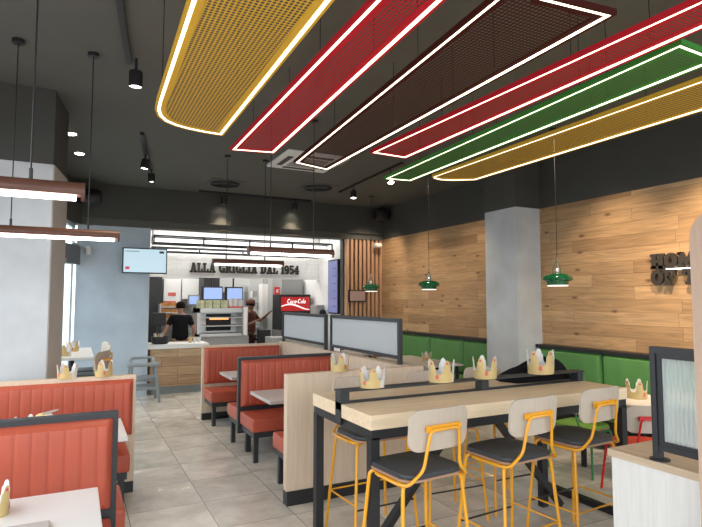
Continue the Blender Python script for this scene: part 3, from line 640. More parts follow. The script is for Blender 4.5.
wt = table(-.28, .22, 7.45, 8.95, 1.05, 'tall white window table beyond the grey pillar', M['wtop'], None)
wt['label'] = 'tall white table by the window beyond the grey pillar'; 
dup(st, (.17, 8.1, 0), PI/2+.12, 'yellow-framed stool at the aisle side of the window table, nearer of two', G2)
dup(st, (.17, 8.68, 0), PI/2+.12, 'yellow-framed stool at the aisle side of the window table, farther of two', G2)
dup(st, (.10, 7.35, 0), 1.15, 'yellow-framed stool at the near end of the window table, behind the wooden bench back', G2)

# bench along the plank wall
def green_bench(y0, y1, label):
    t = thing('wall_bench', label, 'bench', (5.8, (y0+y1)/2, 0), 0, 'green upholstered wall benches')
    obj('bench_back', MB().box(6.0, 6.095, y0, y1, 0, 1.07), M['black'], t); obj('top_rail', MB().box(5.94, 6.097, y0, y1, 1.07, 1.115), M['black'], t)
    n = max(1, round((y1-y0)/1.07)); w = (y1-y0)/n
    for k in range(n):
        p = channel_pad(-(y0+w*(k+1))+.012, -(y0+w*k)-.012, 0, -1, .5, 1.065, .06, .2)
        p.rot(-PI/2).move((6.0, 0, 0)); obj('backrest', p, M['green'], t, smooth=True)
        obj('seat_cushion', MB().box(5.46, 5.97, y0+w*k+.006, y0+w*(k+1)-.006, .36, .48), M['green'], t, bevel=.025, seg=3, smooth=True)
    obj('seat_base', MB().box(5.52, 6.0, y0+.01, y1-.01, .08, .36), M['black'], t)
green_bench(1.5, 5.82, 'long green upholstered bench on the camera side of the pillar'); green_bench(6.52, 10.4, 'long green upholstered bench between pillar and wooden slats')
def bench_table(y, label, wd=.66):
    t = thing('dining_table', label, 'table', (5.1, y, 0), 0, 'grey tables along the green bench')
    obj('tabletop', MB().box(4.75, 5.45, y-wd/2, y+wd/2, .72, .75), M['wtop'] if y < 5 else M['gtop'], t, bevel=.004)
    for yy in (y-wd/2+.06, y+wd/2-.06):
        for xx in (4.83, 5.37): obj('leg', MB().box(xx-.02, xx+.02, yy-.02, yy+.02, .0, .72), M['black'], t)
bench_table(3.75, 'pale square table with a crown by the green bench near the glass screen', .8)
bench_table(7.6, 'grey table with a crown by the green bench beyond the pillar', 1.5); bench_table(9.35, 'grey table by the green bench nearest the slats', .9)
ch = make_seat('light wooden chair with red frame at the pale table near the glass screen', M['redm'], .46, mat('red_seat', (.6, .05, .03), .5), False, 'dining_chair', 'chair'); ch.location = (4.55, 3.25, 0); ch.rotation_euler = (0, 0, -.5); ch['group'] = 'low dining chairs'
cg = make_seat('green-seated chair with green frame behind the third bar stool', M['greenm'], .46, mat('green_seat', (.18, .38, .06), .5), False, 'dining_chair', 'chair'); cg.location = (4.72, 4.02, 0); cg.rotation_euler = (0, 0, -PI/2+.1); cg['group'] = 'low dining chairs'
for i, (x, y, r, l, src) in enumerate([(4.35, 7.05, -PI/2, 'red-framed wooden chair facing the crown on the bench table', ch), (4.35, 7.95, -PI/2, 'green-framed wooden chair at the crowned bench table', cg), (4.35, 6.3, -1.2, 'green-framed wooden chair beside the concrete pillar', cg), (4.35, 9.3, -PI/2, 'red-framed wooden chair at the table nearest the slats', ch)]): dup(src, (x, y, 0), r, l)

# ================================================================== CROWNS
def make_crown(label, r=.088, h=.15):
    t = thing('paper_crown_hat', label, 'paper crown', group='gold paper crowns'); s = MB(); N = 200; squ = (1.0, .82)
    lobes = 5
    def top(a):
        u = (a/(2*PI)*lobes) % 1; d = abs(u-.5)*2*PI*r/lobes        # arc distance from the peak
        z = max(.054, .104-d*1.2)
        for (dz, w_, hh) in ((.098, .029, .017), (.114, .018, .026)):
            if d < w_: z = max(z, dz+hh*math.sqrt(1-(d/w_)**2))
        return z
    def ringat(rr):
        V = []
        for i in range(N):
            a = 2*PI*i/N; tz = top(a); fl = 1+.10
            V.append((s.bm.verts.new((rr*squ[0]*math.cos(a), rr*squ[1]*math.sin(a), 0)), s.bm.verts.new((rr*squ[0]*math.cos(a)*(1+.06*tz/.1), rr*squ[1]*math.sin(a)*(1+.06*tz/.1), tz))))
        return V
    A, B = ringat(r), ringat(r-.0025)
    for i in range(N):
        j = (i+1) % N; s.mi = 0 if i % 200 < 160 else 1
        s._f([A[i][0], A[j][0], A[j][1], A[i][1]]); s.mi = 1; s._f([B[j][0], B[i][0], B[i][1], B[j][1]]); s._f([A[i][1], A[j][1], B[j][1], B[i][1]]); s._f([A[j][0], A[i][0], B[i][0], B[j][0]])
    obj('band', s, [M['gold'], M['card']], t, world=False)
    for k in range(lobes):
        g = MB()
        a = 2*PI*(k+.5)/lobes; x, y = (r+.0088)*math.cos(a)*squ[0], (r+.0105)*math.sin(a)*squ[1]; n = Vector((math.cos(a), math.sin(a), 0)); e = Vector((-n.y, n.x, 0))
        c = Vector((x, y, .120)); v = [g.bm.verts.new(c+e*.008*math.cos(q)+Vector((0, 0, .008*math.sin(q)))) for q in [2*PI*i/10 for i in range(10)]]; v2 = [g.bm.verts.new(p.co-n*.006) for p in v]
        g._f(v)
        for i in range(10): g._f([v[i], v[(i+1) % 10], v2[(i+1) % 10], v2[i]])
        obj('printed_gem', g, M['redp'], t, world=False)
    g = MB()                                            # round printed emblem on the band
    pr = []
    a0 = math.radians(207)
    for ri, m_ in ((.016, 0),):
        vs = []
        for i in range(12):
            q = 2*PI*i/12; aa = a0+ri*.8*math.cos(q)/r; rr = r*1.03+.0015; vs.append(g.bm.verts.new((rr*squ[0]*math.cos(aa), rr*squ[1]*math.sin(aa), .038+ri*math.sin(q))))
        g._f(vs)
    obj('printed_emblem', g, M['redp'], t, world=False)
    return t
cr = make_crown('gold paper crown on the bar table rail, nearest the partition end'); cr.location = (1.90, 3.41, 1.132)
C = [((2.50, 3.41, 1.132), .25, 'gold paper crown on the bar table rail, second from the partition end'), ((2.93, 3.41, 1.132), .55, 'gold paper crown beside the centre post of the bar table rail'), ((3.535, 3.41, 1.132), .35, 'gold paper crown on the bar table rail in front of the black jacket'),
     ((2.165, 4.50, 1.105), 1.3, 'gold paper crown on top of the near wooden partition'), ((-.05, 5.46, 1.06), .2, 'gold paper crown on the wooden bench back, nearer the pillar'), ((.245, 5.46, 1.06), 1.2, 'gold paper crown on the wooden bench back, at its aisle end'),
     ((5.22, 7.52, .75), .5, 'gold paper crown on the grey bench table beyond the pillar'), ((5.15, 3.69, .75), .9, 'gold paper crown on the pale table near the glass screen'), ((-.12, 7.75, 1.05), .4, 'gold paper crown on the white window table, nearer the pillar'), ((-.02, 8.4, 1.05), 1.1, 'gold paper crown on the white window table, at its far side'),
     ((-.30, 4.72, .75), .8, 'gold paper crown peeking over the steel-framed bench back'), ((2.32, 7.4, .75), .3, 'gold paper crown on the far grey booth table, only its tip showing'), ((2.22, 5.3, .75), .1, 'gold paper crown on the grey booth table behind the near partition, only its tip showing'), ((-.335, 3.08, .75), 2.5, 'gold paper crown at the edge of the nearest white table')]
SC = {0: 1.18, 1: 1.2, 2: 1.4, 3: 1.1, 4: .88, 7: 1.3}
for k, (loc, r, l) in enumerate(C): q = dup(cr, loc, r, l); q.scale = (SC.get(k, 1),)*3

q = dup(cr, (-.20, 4.66, .75+.088), .4, 'white-lined paper crown tipped on its side behind the steel-framed bench back'); q.rotation_euler = (1.35, .5, .9); q.location.z = .84
# ---- jacket lying on the table
s = MB(); NX, NY = 28, 12; rows = []
for j in range(NY+1):
    row = []
    for i in range(NX+1):
        u, v = i/NX*2-1, j/NY*2-1; rr = max(0, 1-abs(u)**2.6)*max(0, 1-abs(v)**2.4)
        hgt = .20*rr**.5*(.80+.34*math.sin(u*1.5)-.14*max(0, u)**3)*(1+.06*math.sin(u*9+v*3)+.05*math.sin(v*7+u*4)); row.append(s.bm.verts.new((u*.39*(1-.15*abs(v)), v*.17*(1-.12*u*u), max(.0, hgt))))
    rows.append(row)
for a, b in zip(rows, rows[1:]):
    for i in range(NX): s._f([a[i], a[i+1], b[i+1], b[i]])
s._f([rows[0][i] for i in range(NX+1)][::-1]+[rows[j][0] for j in range(1, NY+1)]+[rows[NY][i] for i in range(1, NX+1)]+[rows[j][NX] for j in range(NY-1, 0, -1)]) if False else None
lo = [s.bm.verts.new((v.co.x, v.co.y, 0)) for v in rows[0]+rows[NY]]
o = obj('jacket', s, M['blk'], smooth=True); o.location = (3.70, 3.66, 1.041); tag(o, 'black jacket heaped on the rear half of the bar table', 'jacket')

# ================================================================== RIGHT FOREGROUND
t = thing('cabinet', 'low white-grained cabinet with pale wooden top in the right-hand foreground', 'cabinet', (3.2, 1.5, 0))
obj('body', MB().box(2.765, 3.7, .75, 2.15, 0, .86), M['whitegrain'], t); obj('top', MB().box(2.75, 3.72, .74, 2.165, .86, .9), M['wood'], t, bevel=.002)
o = obj('serving_tray', MB().box(3.0, 3.35, 1.2, 1.75, .9005, .915), mat('tray_red', (.55, .09, .03), .5), bevel=.005); recenter(o); tag(o, 'orange-red tray lying on the white-grained cabinet behind the glass', 'tray')
t = thing('glass_screen', 'dark-framed reeded glass screen standing on the white-grained cabinet', 'glass screen', (2.8, 1.4, .9)); x = 2.80
f = MB().box(x-.025, x+.025, 1.875, 1.905, .91, 1.50).box(x-.025, x+.025, .9, 1.875, 1.465, 1.50).box(x-.025, x+.025, .9, .94, .91, 1.465).box(x-.02, x+.02, .94, 1.875, .955, .985)
obj('frame', f, M['steel'], t)
f = MB().box(x-.015, x+.015, 1.85, 1.874, .985, 1.465).box(x-.015, x+.015, .95, 1.85, 1.44, 1.465).box(x-.015, x+.015, .95, 1.85, .985, 1.005)
obj('inner_frame', f, M['steel'], t); obj('glass_pane', reeded(.95, 1.85, 1.005, 1.44, x, .022, .006), M['reed2'], t)
for y in (1.883, .92): obj('foot', MB().lathe([(.05, .9), (.05, .908), (.02, .912)], (x, y, 0), 20), M['steel'], t)
t = thing('divider_board', 'tall taupe wooden board with a rounded upper corner at the right edge', 'partition', (2.6, .9, 0))
P = [(.3, 0), (1.56, 0)]; zt = 2.17; r = .13
for k in range(9): a = math.radians(90*k/8); P.append((1.56-r+r*math.cos(a), zt-r+r*math.sin(a)))
P.append((.3, zt)); obj('board', MB().prism(P, 2.6, 2.64, 'x'), mat('taupe_board', (.50, .35, .26), .5, var=.06, vscale=4, stretch=(20, 20, 1)), t)

# ================================================================== HIGH CHAIR
t = thing('high_chair', 'grey plastic child high chair standing beside the service counter', 'high chair', (1.07, 10.1, 0))
for sx in (-1, 1):
    for sy in (-1, 1): obj('leg', MB().bar((1.07+sx*.25, 10.1+sy*.23, 0), (1.07+sx*.19, 10.1+sy*.17, .62), .05, .045), M['cone'], t, bevel=.008)
obj('seat', MB().box(.90, 1.24, 9.95, 10.26, .36, .39), M['cone'], t, bevel=.008); obj('tray_top', MB().box(.80, 1.33, 9.84, 10.1, .62, .665), M['cone'], t, bevel=.015, seg=3)
obj('backrest', MB().tube(fillet([(.88, 10.12, .64), (.88, 10.30, .73), (1.26, 10.30, .73), (1.26, 10.12, .64)], .08), .025, 8), M['cone'], t, smooth=True)
obj('crossbar', MB().box(.83, 1.31, 9.88, 9.92, .22, .27), M['cone'], t, bevel=.006); obj('crossbar', MB().box(.83, 1.31, 10.28, 10.32, .22, .27), M['cone'], t, bevel=.006); obj('side_panel', MB().box(.86, 1.28, 9.91, 9.94, .42, .47), M['cone'], t)

# ================================================================== MENU SCREEN, COUNTER, KITCHEN
a, b = at(122, 273, 10.35), at(167.5, 249, 10.35)
t = thing('menu_display', 'wall-hung menu screen showing a pale blue page on the grey wall', 'screen', ((a.x+b.x)/2, 10.4, a.z))
obj('housing', MB().box(a.x, b.x, 10.35, 10.40, a.z, b.z), M['black'], t, bevel=.005); obj('screen', MB().box(a.x+.02, b.x-.02, 10.346, 10.352, a.z+.02, b.z-.02), M['tvscr'], t)
f = MB().box(a.x+.05, a.x+.12, 10.343, 10.345, a.z+.07, a.z+.12); obj('screen_badge', f, mat('badge_red', (.5, .05, .1), emit=(.6, .05, .12), estr=.6), t)
obj('screen_tag', MB().box(b.x-.14, b.x-.06, 10.343, 10.345, b.z-.09, b.z-.05).box(a.x+.05, a.x+.28, 10.343, 10.345, b.z-.07, b.z-.06), mat('tag_grey', (.06, .06, .06)), t)
obj('mount', MB().box(a.x+.3, a.x+.45, 10.40, 10.6, (a.z+b.z)/2-.05, (a.z+b.z)/2+.05), M['black'], t)

t = thing('service_counter', 'service counter with oak plank front and thick white top', 'counter', (1.75, 10.95, 0))
obj('front_panel', MB().box(1.25, 2.27, 10.68, 11.2, .14, .84), M['oakx'], t); obj('countertop', MB().box(1.205, 2.32, 10.63, 11.27, .84, .92), M['white'], t, bevel=.006); obj('plinth', MB().box(1.27, 2.25, 10.70, 11.18, 0, .14), M['cone'], t)

def frame_box(label, x0, x1, y, z0, z1, n, dpt=.3):
    t = thing('light_box', label, 'light box', ((x0+x1)/2, y, z0), 0, 'black-framed light boxes over the counter'); f = MB(); r = .014
    for yy in (y, y+dpt):
        for z in (z0, z1): f.box(x0, x1, yy-r, yy+r, z-r, z+r)
        for k in range(n+1): x = x0+(x1-x0)*k/n; f.box(x-r, x+r, yy-r, yy+r, z0, z1)
    for k in range(n+1): x = x0+(x1-x0)*k/n; f.box(x-r, x+r, y, y+dpt, z1-r, z1+r); f.box(x-r, x+r, y, y+dpt, z0-r, z0+r)
    obj('frame', f, M['black'], t); obj('light_panel', MB().box(x0+.02, x1-.02, y+dpt-.04, y+dpt-.02, z0+.02, z1-.02), M['panelglow'], t)
    f = MB()
    for k in (0, n): x = x0+(x1-x0)*k/n; f.tube([(x, y+dpt/2, z1), (x, y+dpt/2, 3.3)], .006, 6)
    obj('hanger', f, M['black'], t)
frame_box('long black-framed light box hanging nearest the bulkhead above the counter', 1.31, 5.10, 11.0, 2.86, 3.0, 4); frame_box('long black-framed light box hanging just before the tiled fascia', 1.36, 5.10, 11.6, 2.75, 2.83, 4, .25)

# back-of-house units
def unit(name, label, cat, x0, x1, y0, y1, z0, z1, m, bevel=.006, group=None):
    o = obj(name, MB().box(x0, x1, y0, y1, z0, z1), m, bevel=bevel); recenter(o); return tag(o, label, cat, group)
def span(xa, ya, xb, yb, Y): a, b = at(xa, yb, Y), at(xb, ya, Y); return a.x, b.x, a.z, b.z     # left px, top px, right px, bottom px
x0, x1, z0, z1 = span(197, 308, 245, 337, 12.2)
t = thing('heated_display', 'stainless heated food display cabinet with two lit shelves behind the counter', 'food display', ((x0+x1)/2, 12.5, 0))
f = MB(); D0, D1 = 12.2, 12.75
f.box(x0, x1, D0, D1, z1-.10, z1).box(x0, x1, D0, D1, z0, z0+.06).box(x0, x0+.06, D0, D1, z0, z1).box(x1-.06, x1, D0, D1, z0, z1).box(x0, x1, D1-.03, D1, z0, z1)
obj('casing', f, M['stain'], t)
for k in (1, 2):
    zz = z0+(z1-z0)*(.08+.30*k); obj('shelf', MB().box(x0+.06, x1-.06, D0+.03, D1-.03, zz-.02, zz), M['stain'], t); obj('heat_lamp', MB().box(x0+.3, x1-.35, D0+.1, D0+.16, zz+.13, zz+.16), mat('heat_orange', (.8, .3, .1), emit=(1, .35, .12), estr=1.5), t)
obj('shelf_insert', MB().box(x0+.3, x1-.2, D1-.08, D1-.04, z0+.1, z1-.14), M['black'], t)
obj('base_cupboard', MB().box(x0-.05, x1+.1, D0+.02, D1, 0, z0), M['stain2'], t); obj('upright', MB().tube([(x1+.0, D0-.05, z0+.02), (x1+.0, D0-.05, z1+.02)], .05, 12), M['white'], t)
c0 = None
for k in range(4):
    for j in range(2):
        xx = x0+.10+k*.175; zz = z1+.002+j*.092
        if c0 is None:
            c0 = obj('carton', MB().prism([(-.07, 0), (.07, 0), (.08, .088), (-.08, .088)], -.07, .07, 'y'), M['carton']); c0.location = (xx, 12.4, zz); c = c0
        else: c = c0.copy(); COL.objects.link(c); c.location = (xx, 12.4, zz)
        tag(c, 'green and white food carton in the %s row, %s stack on the heated display' % (['lower', 'upper'][j], ['first', 'second', 'third', 'fourth'][k]), 'carton', 'food cartons on the heated display')
t = thing('carton_tray', 'red tray of upright white cartons on the heated display end', 'tray', (x1-.22, 12.4, z1))
obj('tray_base', MB().box(x1-.35, x1-.02, 12.28, 12.5, z1+.001, z1+.04), M['redp'], t)
obj('folded_cartons', MB().box(x1-.34, x1-.26, 12.3, 12.48, z1+.04, z1+.2).box(x1-.24, x1-.15, 12.3, 12.48, z1+.04, z1+.22).box(x1-.13, x1-.04, 12.3, 12.48, z1+.04, z1+.19), M['card'], t)
for k, (xa, ya, xb, yb) in enumerate([(201.5, 286.5, 223, 300), (225, 287, 243, 300)]):
    a0, a1, c0_, c1 = span(xa, ya, xb, yb, 12.5)
    t = thing('order_monitor', ['blue-lit order monitor above the heated display, first from the left', 'blue-lit order monitor above the heated display, second from the left'][k], 'monitor', ((a0+a1)/2, 12.3, c0_), 0, 'order monitors')
    obj('housing', MB().box(a0, a1, 12.5, 12.56, c0_, c1), M['black'], t, bevel=.005); obj('screen', MB().box(a0+.05, a1-.02, 12.494, 12.501, c0_+.02, c1-.03), M['screen'], t)
    obj('bracket', MB().tube([((a0+a1)/2, 12.58, c1-.05), ((a0+a1)/2, 12.58, 3.3)], .02, 8), M['black'], t)
a0, a1, c0_, c1 = span(188, 295, 200, 305.5, 13.0)
t = thing('order_monitor', 'small blue order screen behind the worker with dark hair', 'monitor', ((a0+a1)/2, 13.0, c0_), 0, 'order monitors'); obj('housing', MB().box(a0, a1, 13.0, 13.06, c0_, c1), M['cone'], t, bevel=.01); obj('screen', MB().box(a0+.03, a1-.03, 12.994, 13.001, c0_+.03, c1-.03), M['screen'], t)
obj('stand', MB().tube([((a0+a1)/2, 13.08, 0), ((a0+a1)/2, 13.08, c0_+.1)], .025, 8), M['stain'], t)
# carton shelf at left
x0, x1, z0, z1 = span(160, 304, 180, 325, 13.2)
t = thing('carton_rack', 'steel rack stacked with folded orange cartons at the back of the kitchen', 'rack', ((x0+x1)/2, 13.4, 0)); f = MB()
for k in range(4): z = z0+(z1-z0)*k/3.6; f.box(x0, x1, 13.2, 13.5, z, z+.02)
for xx in (x0, x1): f.box(xx-.015, xx+.015, 13.2, 13.5, 0, z1)
obj('frame', f, M['stain'], t)
s = MB(); rnd = random.Random(3)
for k in range(4):
    z = z0+(z1-z0)*k/3.6+.02
    for q in range(6): xx = x0+.02+(x1-x0-.06)*q/6; s.box(xx, xx+.075, 13.22, 13.45, z, z+.06+rnd.random()*.05)
o = obj('folded_cartons', s, M['bun'], t); o['kind'] = 'stuff'
x0, x1, z0, z1 = span(150.5, 311, 166, 326, 11.05)
t = thing('till_terminal', 'black till terminal seen from behind on the white counter', 'till', ((x0+x1)/2, 11.1, .92)); obj('monitor_back', MB().box(x0+.02, x1, 11.02, 11.07, z0, z1-.03), M['black'], t, bevel=.02, seg=3); obj('stand', MB().box(x0+.12, x0+.2, 11.05, 11.12, .92, z0+.1).box(x0+.05, x0+.28, 11.0, 11.2, .92, .935), M['black'], t)
x0, x1, z0, z1 = span(151.5, 336, 168.5, 343, 10.85); xc = (x0+x1)/2
o = obj('round_bin', MB().lathe([(.13, .92), (.155, .95), (.16, 1.06), (.15, 1.06), (.12, .96)], (xc, 10.85, 0), 28), M['black'], smooth=True); recenter(o); tag(o, 'round black tub holding paper crowns on the white counter', 'tub'); o.name = 'tub'
dup(cr, (xc-.03, 10.85, .985), .3, 'gold paper crown stored in the round black tub on the counter')
# small white machine + glasses
for k in range(3):
    o = obj('paper_cup', MB().lathe([(.028, 0), (.038, .1), (.034, .1), (.024, .01)], (0, 0, 0), 14), M['card'] if k else M['gold']); o.location = (2.02+.09*k, 10.95+.03*k, .92); tag(o, ['gold paper cup on the white counter', 'white paper cup on the white counter, middle of the small row', 'white paper cup on the white counter, nearest the counter end'][k], 'cup', 'paper cups on the counter')
# worker-height back units
unit('steel_cabinet', 'tall black unit at the left side of the kitchen', 'cabinet', 1.22, at(162, 300, 13.8).x, 13.8, 14.6, 0, 2.6, M['black'])
x0, x1, z0, z1 = span(163.5, 283, 181, 303, 14.2); unit('wall_cabinet', 'white wall cupboard with a red notice over the carton rack', 'cabinet', x0, x1, 14.2, 14.9, z0-.1, z1+.1, M['white'])
a0, a1, c0_, c1 = span(168, 292.5, 176, 296, 14.18); o = unit('notice', 'small red notice stuck on the white wall cupboard', 'notice', a0, a1, 14.19, 14.195, c0_, c1, M['redp'], 0)
a0, a1, c0_, c1 = span(163.5, 301, 176, 304, 14.18); o = unit('banner', 'red strip along the lower edge of the white wall cupboard', 'notice', a0, a1, 14.19, 14.195, c0_, c1, M['redp'], 0)
x0, x1, z0, z1 = span(182, 283, 201, 299, 14.2); unit('wall_cabinet', 'plain white wall cupboard beside the one with the red notice', 'cabinet', x0, x1, 14.2, 14.9, z0, z1+.1, M['white'])
x0, x1, z0, z1 = span(203, 277, 219, 300, 13.6); unit('extractor_duct', 'black duct box above the order monitors', 'duct', x0, x1, 13.5, 14.15, z0, 3.3, M['black'])
x0, x1, z0, z1 = span(219, 277, 250, 300, 13.9); unit('extractor_hood', 'stainless extractor hood at the back of the kitchen', 'hood', x0, x1, 13.9, 14.9, z0+.2, z1, M['stain'])
x0, x1, z0, z1 = span(180, 312, 266, 360, 14.0); unit('prep_counter', 'long stainless preparation counter along the back of the kitchen', 'counter', x0, x1, 14.0, 14.95, 0, z1-.4, M['stain'])
x0, x1, z0, z1 = span(262, 284, 268, 318, 13.3); unit('drinks_tower', 'narrow white and blue dispenser on the wall beside the capped worker', 'dispenser', x0, x1, 13.3, 13.6, z0, z1, M['card'])
x0, x1, z0, z1 = span(269, 278, 282, 350, 13.3); unit('service_column', 'grey steel service column behind the fire notice', 'column', x0, min(x1, 4.5), 13.7, 13.9, 0, 2.9, M['stain2'])
x0, x1, z0, z1 = span(281, 278, 303, 352, 12.9); unit('cold_cabinet', 'tall dark grey cold cabinet behind the red drinks screen', 'cabinet', x0, min(x1, 5.2), 12.9, 13.6, 0, z1, M['stain2'])
x0, x1, z0, z1 = span(256, 336, 335, 352, 11.3); unit('drinks_counter', 'dark drinks counter behind the glass screens', 'counter', 3.85, 5.13, 11.4, 11.9, 0, z1, M['stain2'])
x0, x1, z0, z1 = span(316, 305, 329, 321, 11.45)
t = thing('coffee_machine', 'grey coffee machine with a round dial beside the portrait menu screen', 'coffee machine', ((x0+x1)/2, 12.2, z0)); obj('body', MB().box(x0, min(x1, 5.13), 11.45, 11.8, z0, z1), M['stain2'], t, bevel=.02); obj('dial', MB().lathe([(.07, -.015), (.085, 0)], ((x0+x1)/2, 11.44, (z0+z1)/2), 20, 'y'), M['black'], t)
obj('spout_panel', MB().box(x0+.03, 5.1, 11.5, 11.75, 1.0, z0), M['stain2'], t)
x0, x1, z0, z1 = span(246, 318, 262, 336, 13.8)
t = thing('storage_shelf', 'stainless shelf unit with white tubs behind the capped worker', 'shelf', ((x0+x1)/2, 13.8, 0)); f = MB()
for z in (1.1, 1.45, 1.8): f.box(x0, x1, 13.6, 13.95, z, z+.02)
for xx in (x0, x1): f.box(xx-.012, xx+.012, 13.6, 13.95, 0, 2.1)
obj('frame', f, M['stain'], t)
for k in range(5):
    o = obj('tub', MB().lathe([(.05, 0), (.06, .16), (.05, .16), (.04, .02)], (0, 0, 0), 12), M['card'] if k % 2 else M['stain2']); o.location = (x0+.1+.12*(k % 3), 13.78, 1.471 if k < 3 else 1.821); tag(o, 'small food tub on the stainless shelf behind the capped worker', 'tub', 'food tubs on the kitchen shelf')
o = obj('waste_bin', MB().prism([(-.13, -.12), (.13, -.12), (.14, .12), (-.14, .12)], 0, 1.05), M['black'], bevel=.02); o.location = (4.02, 12.5, 0); tag(o, 'black bin standing beside the red drinks screen', 'bin')
x0, x1, z0, z1 = span(281, 297, 309.5, 311, 12.3)
t = thing('drinks_dispenser', 'drinks dispenser with a glowing red screen and white script lettering', 'drinks machine', ((x0+x1)/2, 12.5, .95)); obj('body', MB().box(x0-.04, x1+.03, 12.3, 12.8, z0-.45, z1+.06), M['black'], t, bevel=.01); obj('screen', MB().box(x0, x1, 12.29, 12.301, z0, z1), M['redscr'], t)
mb = MB(); lettering(mb, 'Coca-Cola', (x0+.14, 12.288, z0+.18), (1, 0, 0), .11, .004, (0, -1, 0), gap=.03, shear=.25, wsc=.85, bold=0)
for k in range(14):
    u0, u1 = k/14, (k+1)/14; f_ = lambda u: z0+.10+.05*math.sin(u*5)-.03*u; g_ = lambda u: .02+.02*math.sin(u*PI)
    v = [mb.bm.verts.new((x0+(x1-x0)*u, 12.287, z)) for u, z in ((u0, f_(u0)), (u1, f_(u1)), (u1, f_(u1)+g_(u1)), (u0, f_(u0)+g_(u0)))]; mb._f(v)
obj('screen_lettering', mb, M['whitescr'], t)
x0, x1, z0, z1 = span(274.5, 287, 280, 295, 12.85)
t = thing('fire_sign', 'square red fire notice with a white symbol on the service column', 'sign', ((x0+x1)/2, 12.86, z0)); obj('plate', MB().box(x0, x1, 12.86, 12.87, z0, z1), mat('sign_red', (.75, .03, .02), .4), t); xm = (x0+x1)/2
obj('symbol', MB().box(xm-.025, xm+.025, 12.855, 12.8595, z0+.06, z1-.08).box(xm-.012, xm+.04, 12.855, 12.8595, z1-.075, z1-.055), M['white'], t)
# portrait menu screen on the kitchen's right wall
t = thing('portrait_menu_screen', 'tall portrait menu screen on the kitchen side wall next to the slats', 'screen', (5.2, 11.05, 1.45)); obj('housing', MB().box(5.15, 5.21, 10.80, 11.33, 1.44, 2.66), M['black'], t, bevel=.005); obj('screen', MB().box(5.143, 5.151, 10.83, 11.31, 1.47, 2.63), M['sidescr'], t)
for k in range(6): obj('menu_line', MB().box(5.139, 5.142, 10.9, 11.05, 1.6+.17*k, 1.62+.17*k), mat('menu_lines', (.05, .05, .1), emit=(.02, .02, .06), estr=.5), t)
x0, x1, z0, z1 = span(349, 290, 366, 302, 10.44)
t = thing('framed_notice', 'small black-framed notice hung on the vertical wooden slats', 'notice', ((x0+x1)/2, 10.44, z0)); obj('frame', MB().box(x0, x1, 10.44, 10.475, z0, z1), M['black'], t); obj('sheet', MB().box(x0+.025, x1-.025, 10.435, 10.441, z0+.025, z1-.025), mat('notice_pink', (.42, .30, .28), .5), t)

